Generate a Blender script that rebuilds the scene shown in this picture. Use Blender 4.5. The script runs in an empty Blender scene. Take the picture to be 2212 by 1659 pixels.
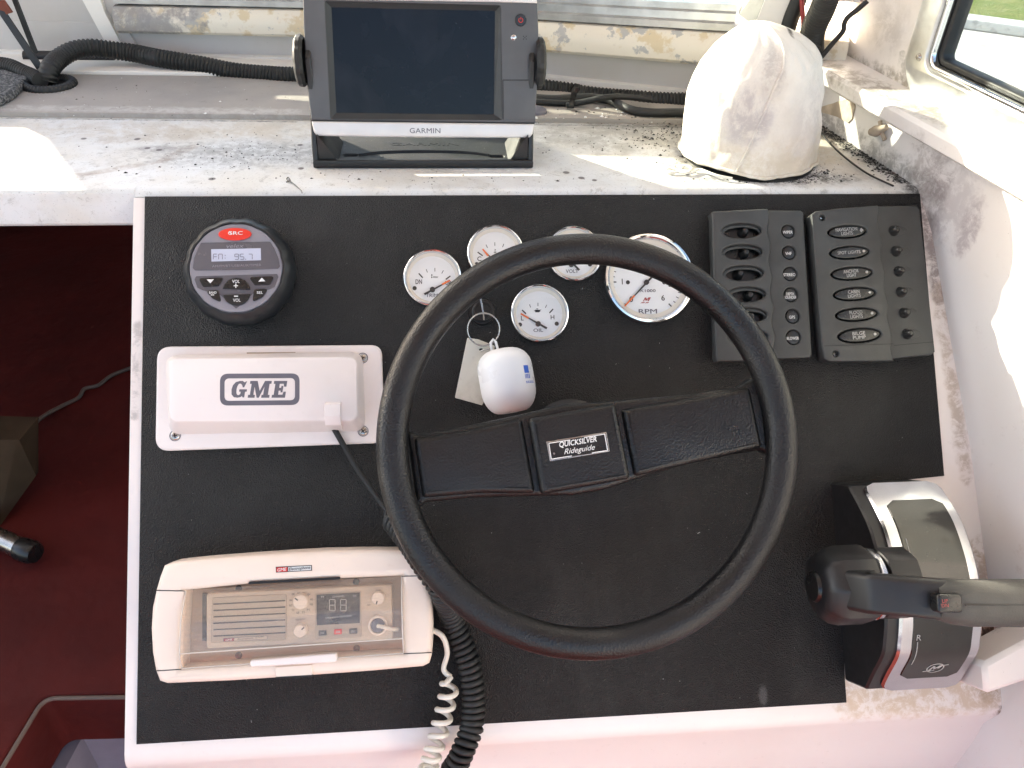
import bpy, bmesh, math, random
from mathutils import Vector, Matrix, noise

random.seed(7)
SC = bpy.context.scene
COL = SC.collection
V = Vector
R = math.radians

# ------------------------------------------------------------------ camera
F, CX, CY = 1750.0, 1106.0, 829.5            # focal length and centre, in pixels of a 2212 x 1659 picture
_xw = V((20600, -482, 1750)).normalized()      # boat athwartships, from its vanishing point (right, down, forward)
_u = V((-528, -16955, 1750)); _u = (_u - _xw * _u.dot(_xw)).normalized()   # up the helm panel
_n = _xw.cross(_u)
if _n.z > 0: _n = -_n
SLOPE = R(47)                                   # slope of the helm panel
_up = _u * math.sin(SLOPE) + _n * math.cos(SLOPE)
_fw = _u * math.cos(SLOPE) - _n * math.sin(SLOPE)
def _ray(x, y): return V(((x - CX) / F, (y - CY) / F, 1.0))
_P0 = _ray(1164, 678) * 0.805
_e = _ray(1100, 410); _E = _e * (_P0.dot(_n) / _e.dot(_n))
def _w(v): return V((v.dot(_xw), v.dot(_fw), v.dot(_up)))
CAM = _w(-_E)
def ray(D): return _w(_ray(*D))
cam_data = bpy.data.cameras.new('camera')
cam = bpy.data.objects.new('camera', cam_data); COL.objects.link(cam)
_r, _dn, _f = _w(V((1, 0, 0))), _w(V((0, 1, 0))), _w(V((0, 0, 1)))
cam.matrix_world = Matrix(((_r.x, -_dn.x, -_f.x, CAM.x), (_r.y, -_dn.y, -_f.y, CAM.y), (_r.z, -_dn.z, -_f.z, CAM.z), (0, 0, 0, 1)))
cam_data.sensor_width = 36; cam_data.lens = 36 * F / 2212
cam_data.clip_start = 0.01; cam_data.clip_end = 500
SC.camera = cam

# ------------------------------------------------------------------ sky, sun, exposure
SUN_EL, SUN_AZ = 20.0, 52.0                      # low sun ahead and to the left of the bow
sky_w = bpy.data.worlds.new('World'); SC.world = sky_w; sky_w.use_nodes = True
nt = sky_w.node_tree
bg = nt.nodes['Background']; sk = nt.nodes.new('ShaderNodeTexSky')
sk.sky_type = 'NISHITA'; sk.sun_disc = False
sk.sun_elevation = R(SUN_EL); sk.sun_rotation = R(-SUN_AZ) % (2 * math.pi)
sk.air_density = 0.9; sk.dust_density = 2.5; sk.ozone_density = 1.0
nt.links.new(sk.outputs[0], bg.inputs[0]); bg.inputs[1].default_value = 0.15
sl = bpy.data.lights.new('sun', 'SUN'); so = bpy.data.objects.new('sun', sl); COL.objects.link(so)
SUN = V((-math.sin(R(SUN_AZ)) * math.cos(R(SUN_EL)), math.cos(R(SUN_AZ)) * math.cos(R(SUN_EL)), math.sin(R(SUN_EL))))
so.rotation_euler = SUN.to_track_quat('Z', 'Y').to_euler()
sl.energy = 5.0; sl.angle = R(0.6); sl.color = (1.0, 0.90, 0.74)
SC.view_settings.view_transform = 'Standard'; SC.view_settings.look = 'None'
SC.view_settings.exposure = 2.12; SC.view_settings.gamma = 1.0
SC.cycles.max_bounces = 10; SC.cycles.transparent_max_bounces = 12
SC.cycles.caustics_reflective = False; SC.cycles.caustics_refractive = False
SC.cycles.use_denoising = True

# ------------------------------------------------------------------ pixels to places
K = 2212 / 2390.0
def zr(x0, y0, s): return lambda x, y: ((x0 + x * s) * K, (y0 + y * s) * K)
Z1 = zr(0, 0, 800/2212); Z2 = zr(650, 0, 800/2212); Z3 = zr(1450, 0, 940/2212); Z4 = zr(300, 450, 700/1787)
Z5 = zr(300, 1200, 900/2212); Z6 = zr(900, 480, 800/2212); Z7 = zr(1600, 450, 790/2184); Z8 = zr(1700, 1050, 690/1543)
Z9 = zr(0, 0, 400/2212); Z10 = zr(1780, 0, 610/2200); Z14 = zr(1230, 150, 400/2212); Z15 = zr(400, 1320, 600/2212)
ZL = zr(0, 800, 320/535); ZB = zr(2200, 1400, 190/804)
def zpl(D, z=0.0):
    d = ray(D); return CAM + d * ((z - CAM.z) / d.z)
def vpl(p, q, D):
    n = V((q[1] - p[1], p[0] - q[0], 0)).normalized(); d = ray(D)
    return CAM + d * ((V(p) - CAM).dot(n) / d.dot(n))
def ypl(D, Y): return vpl((0, Y, 0), (1, Y, 0), D)
def plane_at(M, D, h=0.0):
    Mi = M.inverted(); o = Mi @ CAM; d = (Mi.to_3x3() @ ray(D))
    p = o + d * ((h - o.z) / d.z); return V((p.x, p.y, h))
_pn = V((0, -math.sin(SLOPE), math.cos(SLOPE))); _pu = V((0, math.cos(SLOPE), math.sin(SLOPE)))
_p0 = _w(_P0 - _E)
PM = Matrix(((1, _pu.x, _pn.x, _p0.x), (0, _pu.y, _pn.y, _p0.y), (0, _pu.z, _pn.z, _p0.z), (0, 0, 0, 1)))
def pan(D, h=0.0): return plane_at(PM, D, h)
def panw(D, h=0.0): return PM @ pan(D, h)

# ------------------------------------------------------------------ mesh helpers
def finish(me, mat, smooth=35):
    if mat is not None: me.materials.append(mat)
    if smooth:
        me.polygons.foreach_set('use_smooth', [True] * len(me.polygons))
        me.set_sharp_from_angle(angle=R(smooth))
    me.update(); return me
def ob(name, me, parent=None, M=None):
    o = bpy.data.objects.new(name, me); COL.objects.link(o)
    if parent is not None: o.parent = parent
    if M is not None: o.matrix_local = M
    return o
def mk(name, vs, fs, mat, parent=None, smooth=35, M=None):
    me = bpy.data.meshes.new(name); me.from_pydata([tuple(v) for v in vs], [], fs); 
    bm = bmesh.new(); bm.from_mesh(me); bmesh.ops.recalc_face_normals(bm, faces=bm.faces); bm.to_mesh(me); bm.free()
    return ob(name, finish(me, mat, smooth), parent, M)
def tag(o, label=None, cat=None, group=None, kind=None):
    if label: o['label'] = label
    if cat: o['category'] = cat
    if group: o['group'] = group
    if kind: o['kind'] = kind
    return o
class Thing:
    def __init__(s, name, label, cat, M, group=None):
        s.o = bpy.data.objects.new(name, None); COL.objects.link(s.o); s.o.matrix_world = M; s.M = M.copy()
        s.o.empty_display_size = 0.02
        tag(s.o, label, cat, group)
    def at(s, D, h=0.0): return plane_at(s.M, D, h)
def on_panel(name, label, cat, D, rot=0.0, h=0.0, group=None):
    p = pan(D, h); return Thing(name, label, cat, PM @ Matrix.Translation(p) @ Matrix.Rotation(rot, 4, 'Z'), group)
def box(name, c, s, mat, parent=None, bevel=0.0, seg=2, M=None, rotz=0.0):
    bm = bmesh.new(); bmesh.ops.create_cube(bm, size=1.0)
    bmesh.ops.scale(bm, vec=s, verts=bm.verts)
    if bevel: bmesh.ops.bevel(bm, geom=bm.edges[:], offset=bevel, segments=seg, profile=0.5, affect='EDGES')
    if rotz: bmesh.ops.rotate(bm, cent=(0, 0, 0), matrix=Matrix.Rotation(rotz, 3, 'Z'), verts=bm.verts)
    bmesh.ops.translate(bm, vec=c, verts=bm.verts)
    me = bpy.data.meshes.new(name); bm.to_mesh(me); bm.free()
    return ob(name, finish(me, mat), parent, M)
def lathe(name, prof, mat, parent=None, seg=48, M=None, c=(0, 0, 0), a0=0.0, a1=2 * math.pi, scal=None, smooth=35, ell=1.0):
    vs, fs = [], []; full = abs(a1 - a0 - 2 * math.pi) < 1e-6; ns = seg if full else seg + 1
    for i in range(ns):
        a = a0 + (a1 - a0) * i / seg; k = scal(a) if scal else 1.0
        for r, z in prof: vs.append((c[0] + r * k * math.cos(a), c[1] + r * k * ell * math.sin(a), c[2] + z))
    m = len(prof)
    for i in range(seg if full else seg):
        j = (i + 1) % ns
        for q in range(m - 1): fs.append((i * m + q, j * m + q, j * m + q + 1, i * m + q + 1))
    me = bpy.data.meshes.new(name); me.from_pydata(vs, [], fs)
    bm = bmesh.new(); bm.from_mesh(me); bmesh.ops.remove_doubles(bm, verts=bm.verts, dist=1e-6)
    bmesh.ops.recalc_face_normals(bm, faces=bm.faces); bm.to_mesh(me); bm.free()
    return ob(name, finish(me, mat, smooth), parent, M)
def spline(pts, n=8, closed=False):
    pts = [V(p) for p in pts]; out = []; N = len(pts)
    for i in range(N if closed else N - 1):
        if closed: p0, p1, p2, p3 = pts[i-1], pts[i], pts[(i+1) % N], pts[(i+2) % N]
        else: p0, p1, p2, p3 = pts[max(i-1, 0)], pts[i], pts[i+1], pts[min(i+2, N-1)]
        for k in range(n):
            t = k / n
            out.append(0.5 * ((2*p1) + (p2-p0)*t + (2*p0-5*p1+4*p2-p3)*t*t + (3*p1-p0-3*p2+p3)*t*t*t))
    if not closed: out.append(pts[-1].copy())
    return out
def resample(pts, step):
    out = [pts[0].copy()]; acc = 0.0
    for a, b in zip(pts, pts[1:]):
        L = (b - a).length
        if L < 1e-9: continue
        t = step - acc
        while t <= L: out.append(a.lerp(b, t / L)); t += step
        acc = L - (t - step)
    return out
def frames(pts, closed=False):
    N = len(pts); T = []
    for i in range(N):
        a = pts[i-1] if (i or closed) else pts[i]; b = pts[(i+1) % N] if (i < N-1 or closed) else pts[i]
        T.append((b - a).normalized())
    n = T[0].orthogonal().normalized(); out = []
    for i in range(N):
        n = (n - T[i] * n.dot(T[i])).normalized(); out.append((T[i], n.copy(), T[i].cross(n)))
    return out
def tube(name, pts, r, mat, parent=None, seg=10, closed=False, rf=None, caps=True, M=None, smooth=50):
    fr = frames(pts, closed); vs, fs = [], []; N = len(pts)
    for i, p in enumerate(pts):
        rr = rf(i, N) if rf else r
        for k in range(seg):
            a = 2 * math.pi * k / seg; vs.append(p + (fr[i][1] * math.cos(a) + fr[i][2] * math.sin(a)) * rr)
    for i in range(N if closed else N - 1):
        j = (i + 1) % N
        for k in range(seg):
            l = (k + 1) % seg; fs.append((i*seg+k, i*seg+l, j*seg+l, j*seg+k))
    if caps and not closed:
        fs.append(tuple(range(seg))[::-1]); fs.append(tuple((N-1)*seg + k for k in range(seg)))
    return mk(name, vs, fs, mat, parent, smooth, M)
def corrugated(name, pts, r, mat, parent=None, pitch=0.004, depth=0.0016, seg=14):
    ps = resample(pts, pitch / 4)
    return tube(name, ps, r, mat, parent, seg, rf=lambda i, N: r - depth * (0, 0.15, 1, 0.85)[i % 4], smooth=60)
def coil(axis, R0, pitch, per=14, lead0=None, lead1=None, Rf=None, pf=None):
    L = [0.0]
    for a, b in zip(axis, axis[1:]): L.append(L[-1] + (b - a).length)
    fr = frames(axis); out = list(lead0 or []); s = 0.0; ph = 0.0; i = 0
    while s < L[-1]:
        while i < len(axis) - 2 and L[i+1] < s: i += 1
        t = (s - L[i]) / max(L[i+1] - L[i], 1e-9); p = axis[i].lerp(axis[i+1], t); q = s / L[-1]
        n = fr[i][1].lerp(fr[i+1][1], t).normalized(); b = fr[i][2].lerp(fr[i+1][2], t).normalized(); rr = Rf(q) if Rf else R0
        out.append(p + (n * math.cos(ph) + b * math.sin(ph)) * rr)
        ph += 2 * math.pi / per; s += (pf(q) if pf else pitch) / per
    return out + list(lead1 or [])
def rrect(w, h, r, seg=6, c=(0, 0)):
    out = []
    for sx, sy, a0 in ((1, 1, 0), (-1, 1, 90), (-1, -1, 180), (1, -1, 270)):
        for k in range(seg + 1):
            a = R(a0 + 90 * k / seg); out.append((c[0] + sx * (w/2 - r) + r * math.cos(a), c[1] + sy * (h/2 - r) + r * math.sin(a)))
    return out
def ell(w, h, seg=32, c=(0, 0), rot=0.0, a0=0, a1=360):
    out = []
    for k in range(seg):
        a = R(a0 + (a1 - a0) * k / (seg if a1 - a0 == 360 else seg - 1)); x, y = w/2 * math.cos(a), h/2 * math.sin(a)
        out.append((c[0] + x*math.cos(rot) - y*math.sin(rot), c[1] + x*math.sin(rot) + y*math.cos(rot)))
    return out
def roundpoly(pts, r, seg=5):
    pts = [V((p[0], p[1])) for p in pts]; out = []; N = len(pts)
    for i in range(N):
        a, p, b = pts[i-1], pts[i], pts[(i+1) % N]; rr = r[i] if isinstance(r, (list, tuple)) else r
        da, db = (a - p), (b - p); ang = da.angle(db, math.pi)
        if rr <= 0 or ang > R(176): out.append((p.x, p.y)); continue
        d = min(rr / math.tan(ang/2), da.length * 0.48, db.length * 0.48)
        p1, p2 = p + da.normalized() * d, p + db.normalized() * d
        for k in range(seg + 1):
            t = k / seg; q = p1 * (1-t)**2 + p * 2*t*(1-t) + p2 * t*t; out.append((q.x, q.y))
    return out
def area(p): return sum(a[0]*b[1] - b[0]*a[1] for a, b in zip(p, p[1:] + p[:1])) / 2
def plate(name, outs, z0, z1, mat, parent=None, bevel=0.0, M=None, res=2, smooth=35, back=True):
    """flat piece with holes and rounded edges: outlines outs, from z0 to z1"""
    if outs and not isinstance(outs[0][0], (tuple, list, Vector)): outs = [outs]
    cu = bpy.data.curves.new(name, 'CURVE'); cu.dimensions = '2D'; cu.fill_mode = 'BOTH'
    for k, o in enumerate(outs):
        if (area([tuple(q[:2]) for q in o]) < 0) != (k > 0): o = list(o)[::-1]
        s = cu.splines.new('POLY'); s.points.add(len(o) - 1); s.use_cyclic_u = True
        for i, q in enumerate(o): s.points[i].co = (q[0], q[1], 0, 1)
    bevel = min(bevel, (z1 - z0) / 2 * 0.98)
    cu.extrude = (z1 - z0) / 2 - bevel; cu.bevel_depth = bevel; cu.bevel_resolution = res; cu.offset = -bevel
    t = bpy.data.objects.new(name, cu); me = bpy.data.meshes.new_from_object(t)
    bpy.data.objects.remove(t); bpy.data.curves.remove(cu)
    me.name = name; me.transform(Matrix.Translation((0, 0, (z0 + z1) / 2))); me.materials.clear()
    bm = bmesh.new(); bm.from_mesh(me); bmesh.ops.remove_doubles(bm, verts=bm.verts, dist=1e-6); bm.to_mesh(me); bm.free()
    return ob(name, finish(me, mat, smooth), parent, M)
def text(body, w, h, mat, c, parent, rot=0.0, shear=0.0, bold=0.0, thick=0.0001, name='lettering', space=1.0, M=None):
    cu = bpy.data.curves.new(name, 'FONT'); cu.body = body; cu.size = 1; cu.align_x = 'CENTER'; cu.shear = shear
    cu.space_character = space; cu.resolution_u = 3; cu.space_line = 0.85
    t = bpy.data.objects.new(name, cu); me = bpy.data.meshes.new_from_object(t)
    bpy.data.objects.remove(t); bpy.data.curves.remove(cu)
    me.name = name; me.materials.clear()
    xs = [v.co.x for v in me.vertices]; ys = [v.co.y for v in me.vertices]
    x0, x1, y0, y1 = min(xs), max(xs), min(ys), max(ys)
    sx = w / (x1 - x0) if w else h / (y1 - y0); sy = h / (y1 - y0) if h else sx
    m = Matrix.Translation(c) @ Matrix.Rotation(rot, 4, 'Z') @ Matrix.Diagonal((sx, sy, 1, 1)) @ Matrix.Translation((-(x0+x1)/2, -(y0+y1)/2, 0))
    bm = bmesh.new(); bm.from_mesh(me)
    if bold:                                        # heavier strokes: the glyphs laid over themselves
        for k, (dx, dy) in enumerate(((bold, 0), (-bold, 0), (0, bold), (0, -bold))):
            g = bmesh.ops.duplicate(bm, geom=[f for f in bm.faces if f.tag is False][:len(me.polygons)])
            bmesh.ops.translate(bm, vec=(dx * (1 if not w else 1), dy, 0.00002 * (k + 1)), verts=[v for v in g['geom'] if isinstance(v, bmesh.types.BMVert)])
    bmesh.ops.transform(bm, matrix=m, verts=bm.verts)
    g = bmesh.ops.extrude_face_region(bm, geom=bm.faces[:])
    bmesh.ops.translate(bm, vec=(0, 0, thick), verts=[v for v in g['geom'] if isinstance(v, bmesh.types.BMVert)])
    bmesh.ops.recalc_face_normals(bm, faces=bm.faces); bm.to_mesh(me); bm.free()
    return ob(name, finish(me, mat, 0), parent, M)
def bar(a, b, w, w2=None):
    a, b = V(a[:2]), V(b[:2]); d = (b - a).normalized(); n = V((-d.y, d.x)); w2 = w if w2 is None else w2
    return [tuple(a + n*w/2), tuple(a - n*w/2), tuple(b - n*w2/2), tuple(b + n*w2/2)]
def extrude_path(name, path, prof, mat, parent=None, smooth=30, caps=True):
    """profile (offset to the right of the path, z) swept along a level path of (x, y) points"""
    N, m = len(path), len(prof(0) if callable(prof) else prof); vs, fs = [], []
    for i in range(N):
        a, b = V(path[max(i-1, 0)]), V(path[min(i+1, N-1)]); d = (b - a).normalized(); n = V((d.y, -d.x))
        for o, z in (prof(i) if callable(prof) else prof): vs.append((path[i][0] + n.x*o, path[i][1] + n.y*o, z))
    for i in range(N - 1):
        for k in range(m - 1): fs.append((i*m+k, (i+1)*m+k, (i+1)*m+k+1, i*m+k+1))
    if caps: fs.append(tuple(range(m))); fs.append(tuple((N-1)*m + k for k in range(m))[::-1])
    return mk(name, vs, fs, mat, parent, smooth)

# ------------------------------------------------------------------ materials
class Mat:
    def __init__(s, name, color=(0.5, 0.5, 0.5), rough=0.5, metal=0.0, spec=0.5, coat=0.0):
        s.m = bpy.data.materials.new(name); s.m.use_nodes = True; s.t = s.m.node_tree; s.b = s.t.nodes['Principled BSDF']
        s.col = None; s.base = color; s.rough = rough; s.h = None
        s.b.inputs['Base Color'].default_value = (*color, 1); s.b.inputs['Roughness'].default_value = rough
        s.b.inputs['Metallic'].default_value = metal; s.b.inputs['Specular IOR Level'].default_value = spec
        s.b.inputs['Coat Weight'].default_value = coat; s.b.inputs['Coat Roughness'].default_value = 0.08
        s.co = s.n('ShaderNodeTexCoord').outputs['Object']
    def n(s, kind, **kw):
        x = s.t.nodes.new(kind)
        for k, v in kw.items(): setattr(x, k, v)
        return x
    def L(s, a, b): s.t.links.new(a, b)
    def math(s, op, a, b=None, c=None, clamp=False):
        x = s.n('ShaderNodeMath', operation=op, use_clamp=clamp)
        for i, v in enumerate((a, b, c)):
            if v is None: continue
            if isinstance(v, (int, float)): x.inputs[i].default_value = v
            else: s.L(v, x.inputs[i])
        return x.outputs[0]
    def noise(s, scale, detail=4, rough=0.55, stretch=None, dist=0.0):
        x = s.n('ShaderNodeTexNoise'); x.inputs['Scale'].default_value = scale; x.inputs['Detail'].default_value = detail
        x.inputs['Roughness'].default_value = rough; x.inputs['Distortion'].default_value = dist
        s.L(s.map(stretch), x.inputs['Vector']); return x.outputs['Fac']
    def voro(s, scale, feature='F1', stretch=None, out='Distance'):
        x = s.n('ShaderNodeTexVoronoi', feature=feature); x.inputs['Scale'].default_value = scale
        s.L(s.map(stretch), x.inputs['Vector']); return x.outputs[out]
    def map(s, stretch):
        if stretch is None: return s.co
        m = s.n('ShaderNodeMapping'); m.inputs['Scale'].default_value = stretch; s.L(s.co, m.inputs['Vector']); return m.outputs[0]
    def ramp(s, v, lo, hi):
        x = s.n('ShaderNodeMapRange', clamp=True, interpolation_type='SMOOTHSTEP'); s.L(v, x.inputs['Value'])
        x.inputs['From Min'].default_value = lo; x.inputs['From Max'].default_value = hi; return x.outputs[0]
    def over(s, fac, color, amt=1.0):
        x = s.n('ShaderNodeMix', data_type='RGBA'); f = s.math('MULTIPLY', fac, amt) if amt != 1.0 else fac
        s.L(f, x.inputs['Factor'])
        if s.col is None: x.inputs['A'].default_value = (*s.base, 1)
        else: s.L(s.col, x.inputs['A'])
        x.inputs['B'].default_value = (*color, 1); s.col = x.outputs['Result']; return s
    def spot(s, c, r, edge=0.35, ns=60, nb=0.9, det=5):
        """a stain with a place of its own: ragged ellipsoid round c"""
        m = s.n('ShaderNodeVectorMath', operation='SUBTRACT'); s.L(s.co, m.inputs[0]); m.inputs[1].default_value = c
        d = s.n('ShaderNodeVectorMath', operation='DIVIDE'); s.L(m.outputs[0], d.inputs[0]); d.inputs[1].default_value = r
        l = s.n('ShaderNodeVectorMath', operation='LENGTH'); s.L(d.outputs[0], l.inputs[0])
        q = s.math('ADD', l.outputs['Value'], s.math('MULTIPLY', s.math('SUBTRACT', s.noise(ns, det, 0.65), 0.5), 2 * nb))
        x = s.math('SUBTRACT', 1.0, s.ramp(q, 1.0 - edge, 1.0 + edge)); return s.speckle(x, ns) if nb > 0.45 else x
    def line(s, p0, p1, w, ns=80, nb=0.8, edge=0.5):
        """a dirty band along the segment p0 - p1"""
        p0, p1 = V(p0), V(p1); d = p1 - p0; L2 = d.dot(d)
        sub = s.n('ShaderNodeVectorMath', operation='SUBTRACT'); s.L(s.co, sub.inputs[0]); sub.inputs[1].default_value = p0
        dot = s.n('ShaderNodeVectorMath', operation='DOT_PRODUCT'); s.L(sub.outputs[0], dot.inputs[0]); dot.inputs[1].default_value = d
        t = s.math('MULTIPLY', dot.outputs['Value'], 1 / L2, clamp=True)
        sc = s.n('ShaderNodeVectorMath', operation='SCALE'); sc.inputs[0].default_value = d; s.L(t, sc.inputs['Scale'])
        df = s.n('ShaderNodeVectorMath', operation='DISTANCE'); s.L(sub.outputs[0], df.inputs[0]); s.L(sc.outputs[0], df.inputs[1])
        q = s.math('ADD', s.math('MULTIPLY', df.outputs['Value'], 1 / w), s.math('MULTIPLY', s.math('SUBTRACT', s.noise(ns, 5, 0.65), 0.5), 2 * nb))
        return s.speckle(s.math('SUBTRACT', 1.0, s.ramp(q, 1 - edge, 1 + edge)), ns)
    def speckle(s, f, ns):
        """break a stain up into grains and scuffs"""
        g = s.ramp(s.noise(ns * 0.55, 9, 0.78, dist=0.4), 0.40, 0.56); return s.math('MULTIPLY', f, s.math('MULTIPLY_ADD', g, 0.85, 0.15))
    def bump(s, h, strength=0.3, dist=0.001):
        x = s.n('ShaderNodeBump'); x.inputs['Strength'].default_value = strength; x.inputs['Distance'].default_value = dist
        s.L(h, x.inputs['Height'])
        if s.h is not None: s.L(s.h, x.inputs['Normal'])
        s.h = x.outputs[0]; return s
    def roughvar(s, v, lo, hi):
        x = s.n('ShaderNodeMapRange'); s.L(v, x.inputs['Value']); x.inputs['From Min'].default_value = 0.3; x.inputs['From Max'].default_value = 0.7
        x.inputs['To Min'].default_value = lo; x.inputs['To Max'].default_value = hi; s.L(x.outputs[0], s.b.inputs['Roughness']); return s
    def done(s):
        if s.col is not None: s.L(s.col, s.b.inputs['Base Color'])
        if s.h is not None: s.L(s.h, s.b.inputs['Normal'])
        return s.m
def plain(name, c, rough=0.5, metal=0.0, spec=0.5, grain=0.0, gs=1500, var=0.0, coat=0.0, dust=0.0):
    m = Mat(name, c, rough, metal, spec, coat)
    if var: m.over(m.ramp(m.noise(35, 5), 0.35, 0.7), tuple(x * (1 - var) for x in c))
    if dust: m.over(m.ramp(m.noise(500, 3, 0.7), 0.62, 0.78), (0.35, 0.34, 0.32), dust)
    if grain: m.bump(m.noise(gs, 2), grain, 0.0006)
    m.roughvar(m.noise(60, 4), max(rough - 0.06, 0.02), min(rough + 0.08, 1)); return m.done()
def glass(name, tint=(1, 1, 1), rough=0.02, haze=0.0, ior=1.45):
    m = bpy.data.materials.new(name); m.use_nodes = True; t = m.node_tree; t.nodes.clear()
    o = t.nodes.new('ShaderNodeOutputMaterial'); mx = t.nodes.new('ShaderNodeMixShader'); tr = t.nodes.new('ShaderNodeBsdfTransparent')
    gl = t.nodes.new('ShaderNodeBsdfGlossy'); lw = t.nodes.new('ShaderNodeLayerWeight'); lw.inputs[0].default_value = 0.5
    pw5 = t.nodes.new('ShaderNodeMath'); pw5.operation = 'POWER'; pw5.inputs[1].default_value = 5; t.links.new(lw.outputs['Facing'], pw5.inputs[0])
    fr = t.nodes.new('ShaderNodeMath'); fr.operation = 'MULTIPLY_ADD'; fr.inputs[1].default_value = 0.95; fr.inputs[2].default_value = 0.045; t.links.new(pw5.outputs[0], fr.inputs[0])
    tr.inputs[0].default_value = (*tint, 1); gl.inputs['Roughness'].default_value = rough
    t.links.new(fr.outputs[0], mx.inputs[0]); t.links.new(tr.outputs[0], mx.inputs[1]); t.links.new(gl.outputs[0], mx.inputs[2])
    out = mx.outputs[0]
    if haze:
        d = t.nodes.new('ShaderNodeBsdfDiffuse'); d.inputs[0].default_value = (0.85, 0.76, 0.68, 1); m2 = t.nodes.new('ShaderNodeMixShader')
        nz = t.nodes.new('ShaderNodeTexNoise'); nz.inputs['Scale'].default_value = 22; nz.inputs['Detail'].default_value = 6
        mr = t.nodes.new('ShaderNodeMapRange'); mr.inputs['From Min'].default_value = 0.35; mr.inputs['From Max'].default_value = 0.75
        mr.inputs['To Min'].default_value = haze * 0.7; mr.inputs['To Max'].default_value = haze * 1.4
        t.links.new(nz.outputs[0], mr.inputs[0]); t.links.new(mr.outputs[0], m2.inputs[0]); t.links.new(out, m2.inputs[1]); t.links.new(d.outputs[0], m2.inputs[2]); out = m2.outputs[0]
    t.links.new(out, o.inputs[0]); return m

# textured black vinyl of the helm panel
m = Mat('panel_vinyl', (0.0055, 0.0055, 0.0057), 0.5, spec=0.36)
m.over(m.ramp(m.noise(14, 5), 0.4, 0.75), (0.010, 0.010, 0.010), 0.7)
m.over(m.ramp(m.noise(5, 6, 0.7, stretch=(1, 0.35, 1)), 0.5, 0.75), (0.026, 0.026, 0.025), 0.7)
m.over(m.ramp(m.noise(380, 2, 0.85), 0.71, 0.79), (0.26, 0.26, 0.25), 0.8)
m.over(m.spot((0.205, -0.378, 0), (0.004, 0.009, 0.01), 0.4, 200, 0.4), (0.10, 0.10, 0.10), 0.6)
m.bump(m.voro(760), 0.95, 0.0010).bump(m.noise(1400, 2), 0.3, 0.0006)
m.roughvar(m.noise(25, 5), 0.40, 0.58); M_PANEL = m.done()
# leather-grained black of the wheel
m = Mat('wheel_grain', (0.0065, 0.0065, 0.007), 0.36, spec=0.42)
m.over(m.ramp(m.noise(40, 5), 0.5, 0.8), (0.012, 0.012, 0.012), 0.6)
m.over(m.ramp(m.noise(700, 2, 0.8), 0.76, 0.84), (0.16, 0.15, 0.14), 0.6)
v = m.math('SUBTRACT', m.voro(640, 'SMOOTH_F1'), m.math('MULTIPLY', m.noise(420, 3), 0.6))
m.bump(v, 0.5, 0.0009).bump(m.noise(1300, 2), 0.2, 0.0004).roughvar(m.noise(14, 5), 0.26, 0.54); M_WHEEL = m.done()
M_BLACK = plain('black_plastic', (0.011, 0.011, 0.012), 0.42, grain=0.15, dust=0.06)
M_BLACKDARK = plain('dark_hole', (0.004, 0.004, 0.004), 0.6)
M_RUBBER = plain('black_rubber', (0.014, 0.015, 0.015), 0.55, grain=0.2, var=0.4, dust=0.10)
M_HOSE = plain('hose_plastic', (0.016, 0.0165, 0.016), 0.5, grain=0.1, var=0.3, dust=0.18)
M_GREYPL = plain('grey_switch_plastic', (0.046, 0.049, 0.049), 0.48, grain=0.35, gs=1200, var=0.25, dust=0.05)
M_SWB = plain('switch_black', (0.008, 0.008, 0.008), 0.28, dust=0.05)
M_PLOT = plain('plotter_grey', (0.085, 0.087, 0.093), 0.42, grain=0.2, var=0.1)
M_PLOTD = plain('plotter_dark', (0.04, 0.043, 0.046), 0.40, grain=0.15, var=0.1)
M_SILVER = plain('silver_paint', (0.66, 0.64, 0.63), 0.38, metal=0.25, var=0.06)
m = Mat('dark_screen', (0.004, 0.004, 0.006), 0.1, spec=0.2); m.over(m.ramp(m.noise(16, 5, 0.6, dist=0.6), 0.45, 0.75), (0.020, 0.020, 0.026), 0.7); m.over(m.ramp(m.noise(330, 2, 0.8), 0.72, 0.8), (0.15, 0.15, 0.15), 0.5); m.roughvar(m.noise(14, 5), 0.05, 0.22); M_SCREEN = m.done()
M_CHROME = plain('chrome', (0.68, 0.69, 0.70), 0.07, metal=1.0)
M_ALU = plain('aluminium', (0.62, 0.63, 0.62), 0.38, metal=0.85, var=0.25)
M_TRIMCH = plain('satin_chrome', (0.56, 0.57, 0.60), 0.16, metal=1.0, var=0.12)
M_STEEL = plain('steel', (0.45, 0.43, 0.40), 0.25, metal=1.0, var=0.25)
M_WHITEPL = None
def aged_white(name, c, dirt=(0.45, 0.38, 0.30), amt=0.5, rough=0.38):
    m = Mat(name, c, rough, spec=0.45)
    m.over(m.ramp(m.noise(18, 6, 0.6), 0.48, 0.78), dirt, amt * 0.35)
    m.over(m.ramp(m.noise(140, 5, 0.7), 0.62, 0.80), dirt, amt * 0.5)
    m.over(m.ramp(m.noise(260, 2, 0.8), 0.745, 0.80), (0.10, 0.08, 0.07), amt * 0.8)
    m.bump(m.noise(300, 3), 0.08, 0.0005).roughvar(m.noise(40, 4), rough - 0.08, rough + 0.14); return m.done()
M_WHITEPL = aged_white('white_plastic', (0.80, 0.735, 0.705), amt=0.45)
M_CREAM = aged_white('yellowed_plastic', (0.82, 0.70, 0.60), (0.5, 0.33, 0.2), 0.35)
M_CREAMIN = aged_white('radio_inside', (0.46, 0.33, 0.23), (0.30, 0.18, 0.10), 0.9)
M_RADIO = aged_white('radio_face', (0.58, 0.46, 0.35), (0.4, 0.27, 0.18), 0.5)
M_RADIOGR = aged_white('radio_grille', (0.42, 0.34, 0.26), (0.25, 0.17, 0.1), 0.5)
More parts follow.
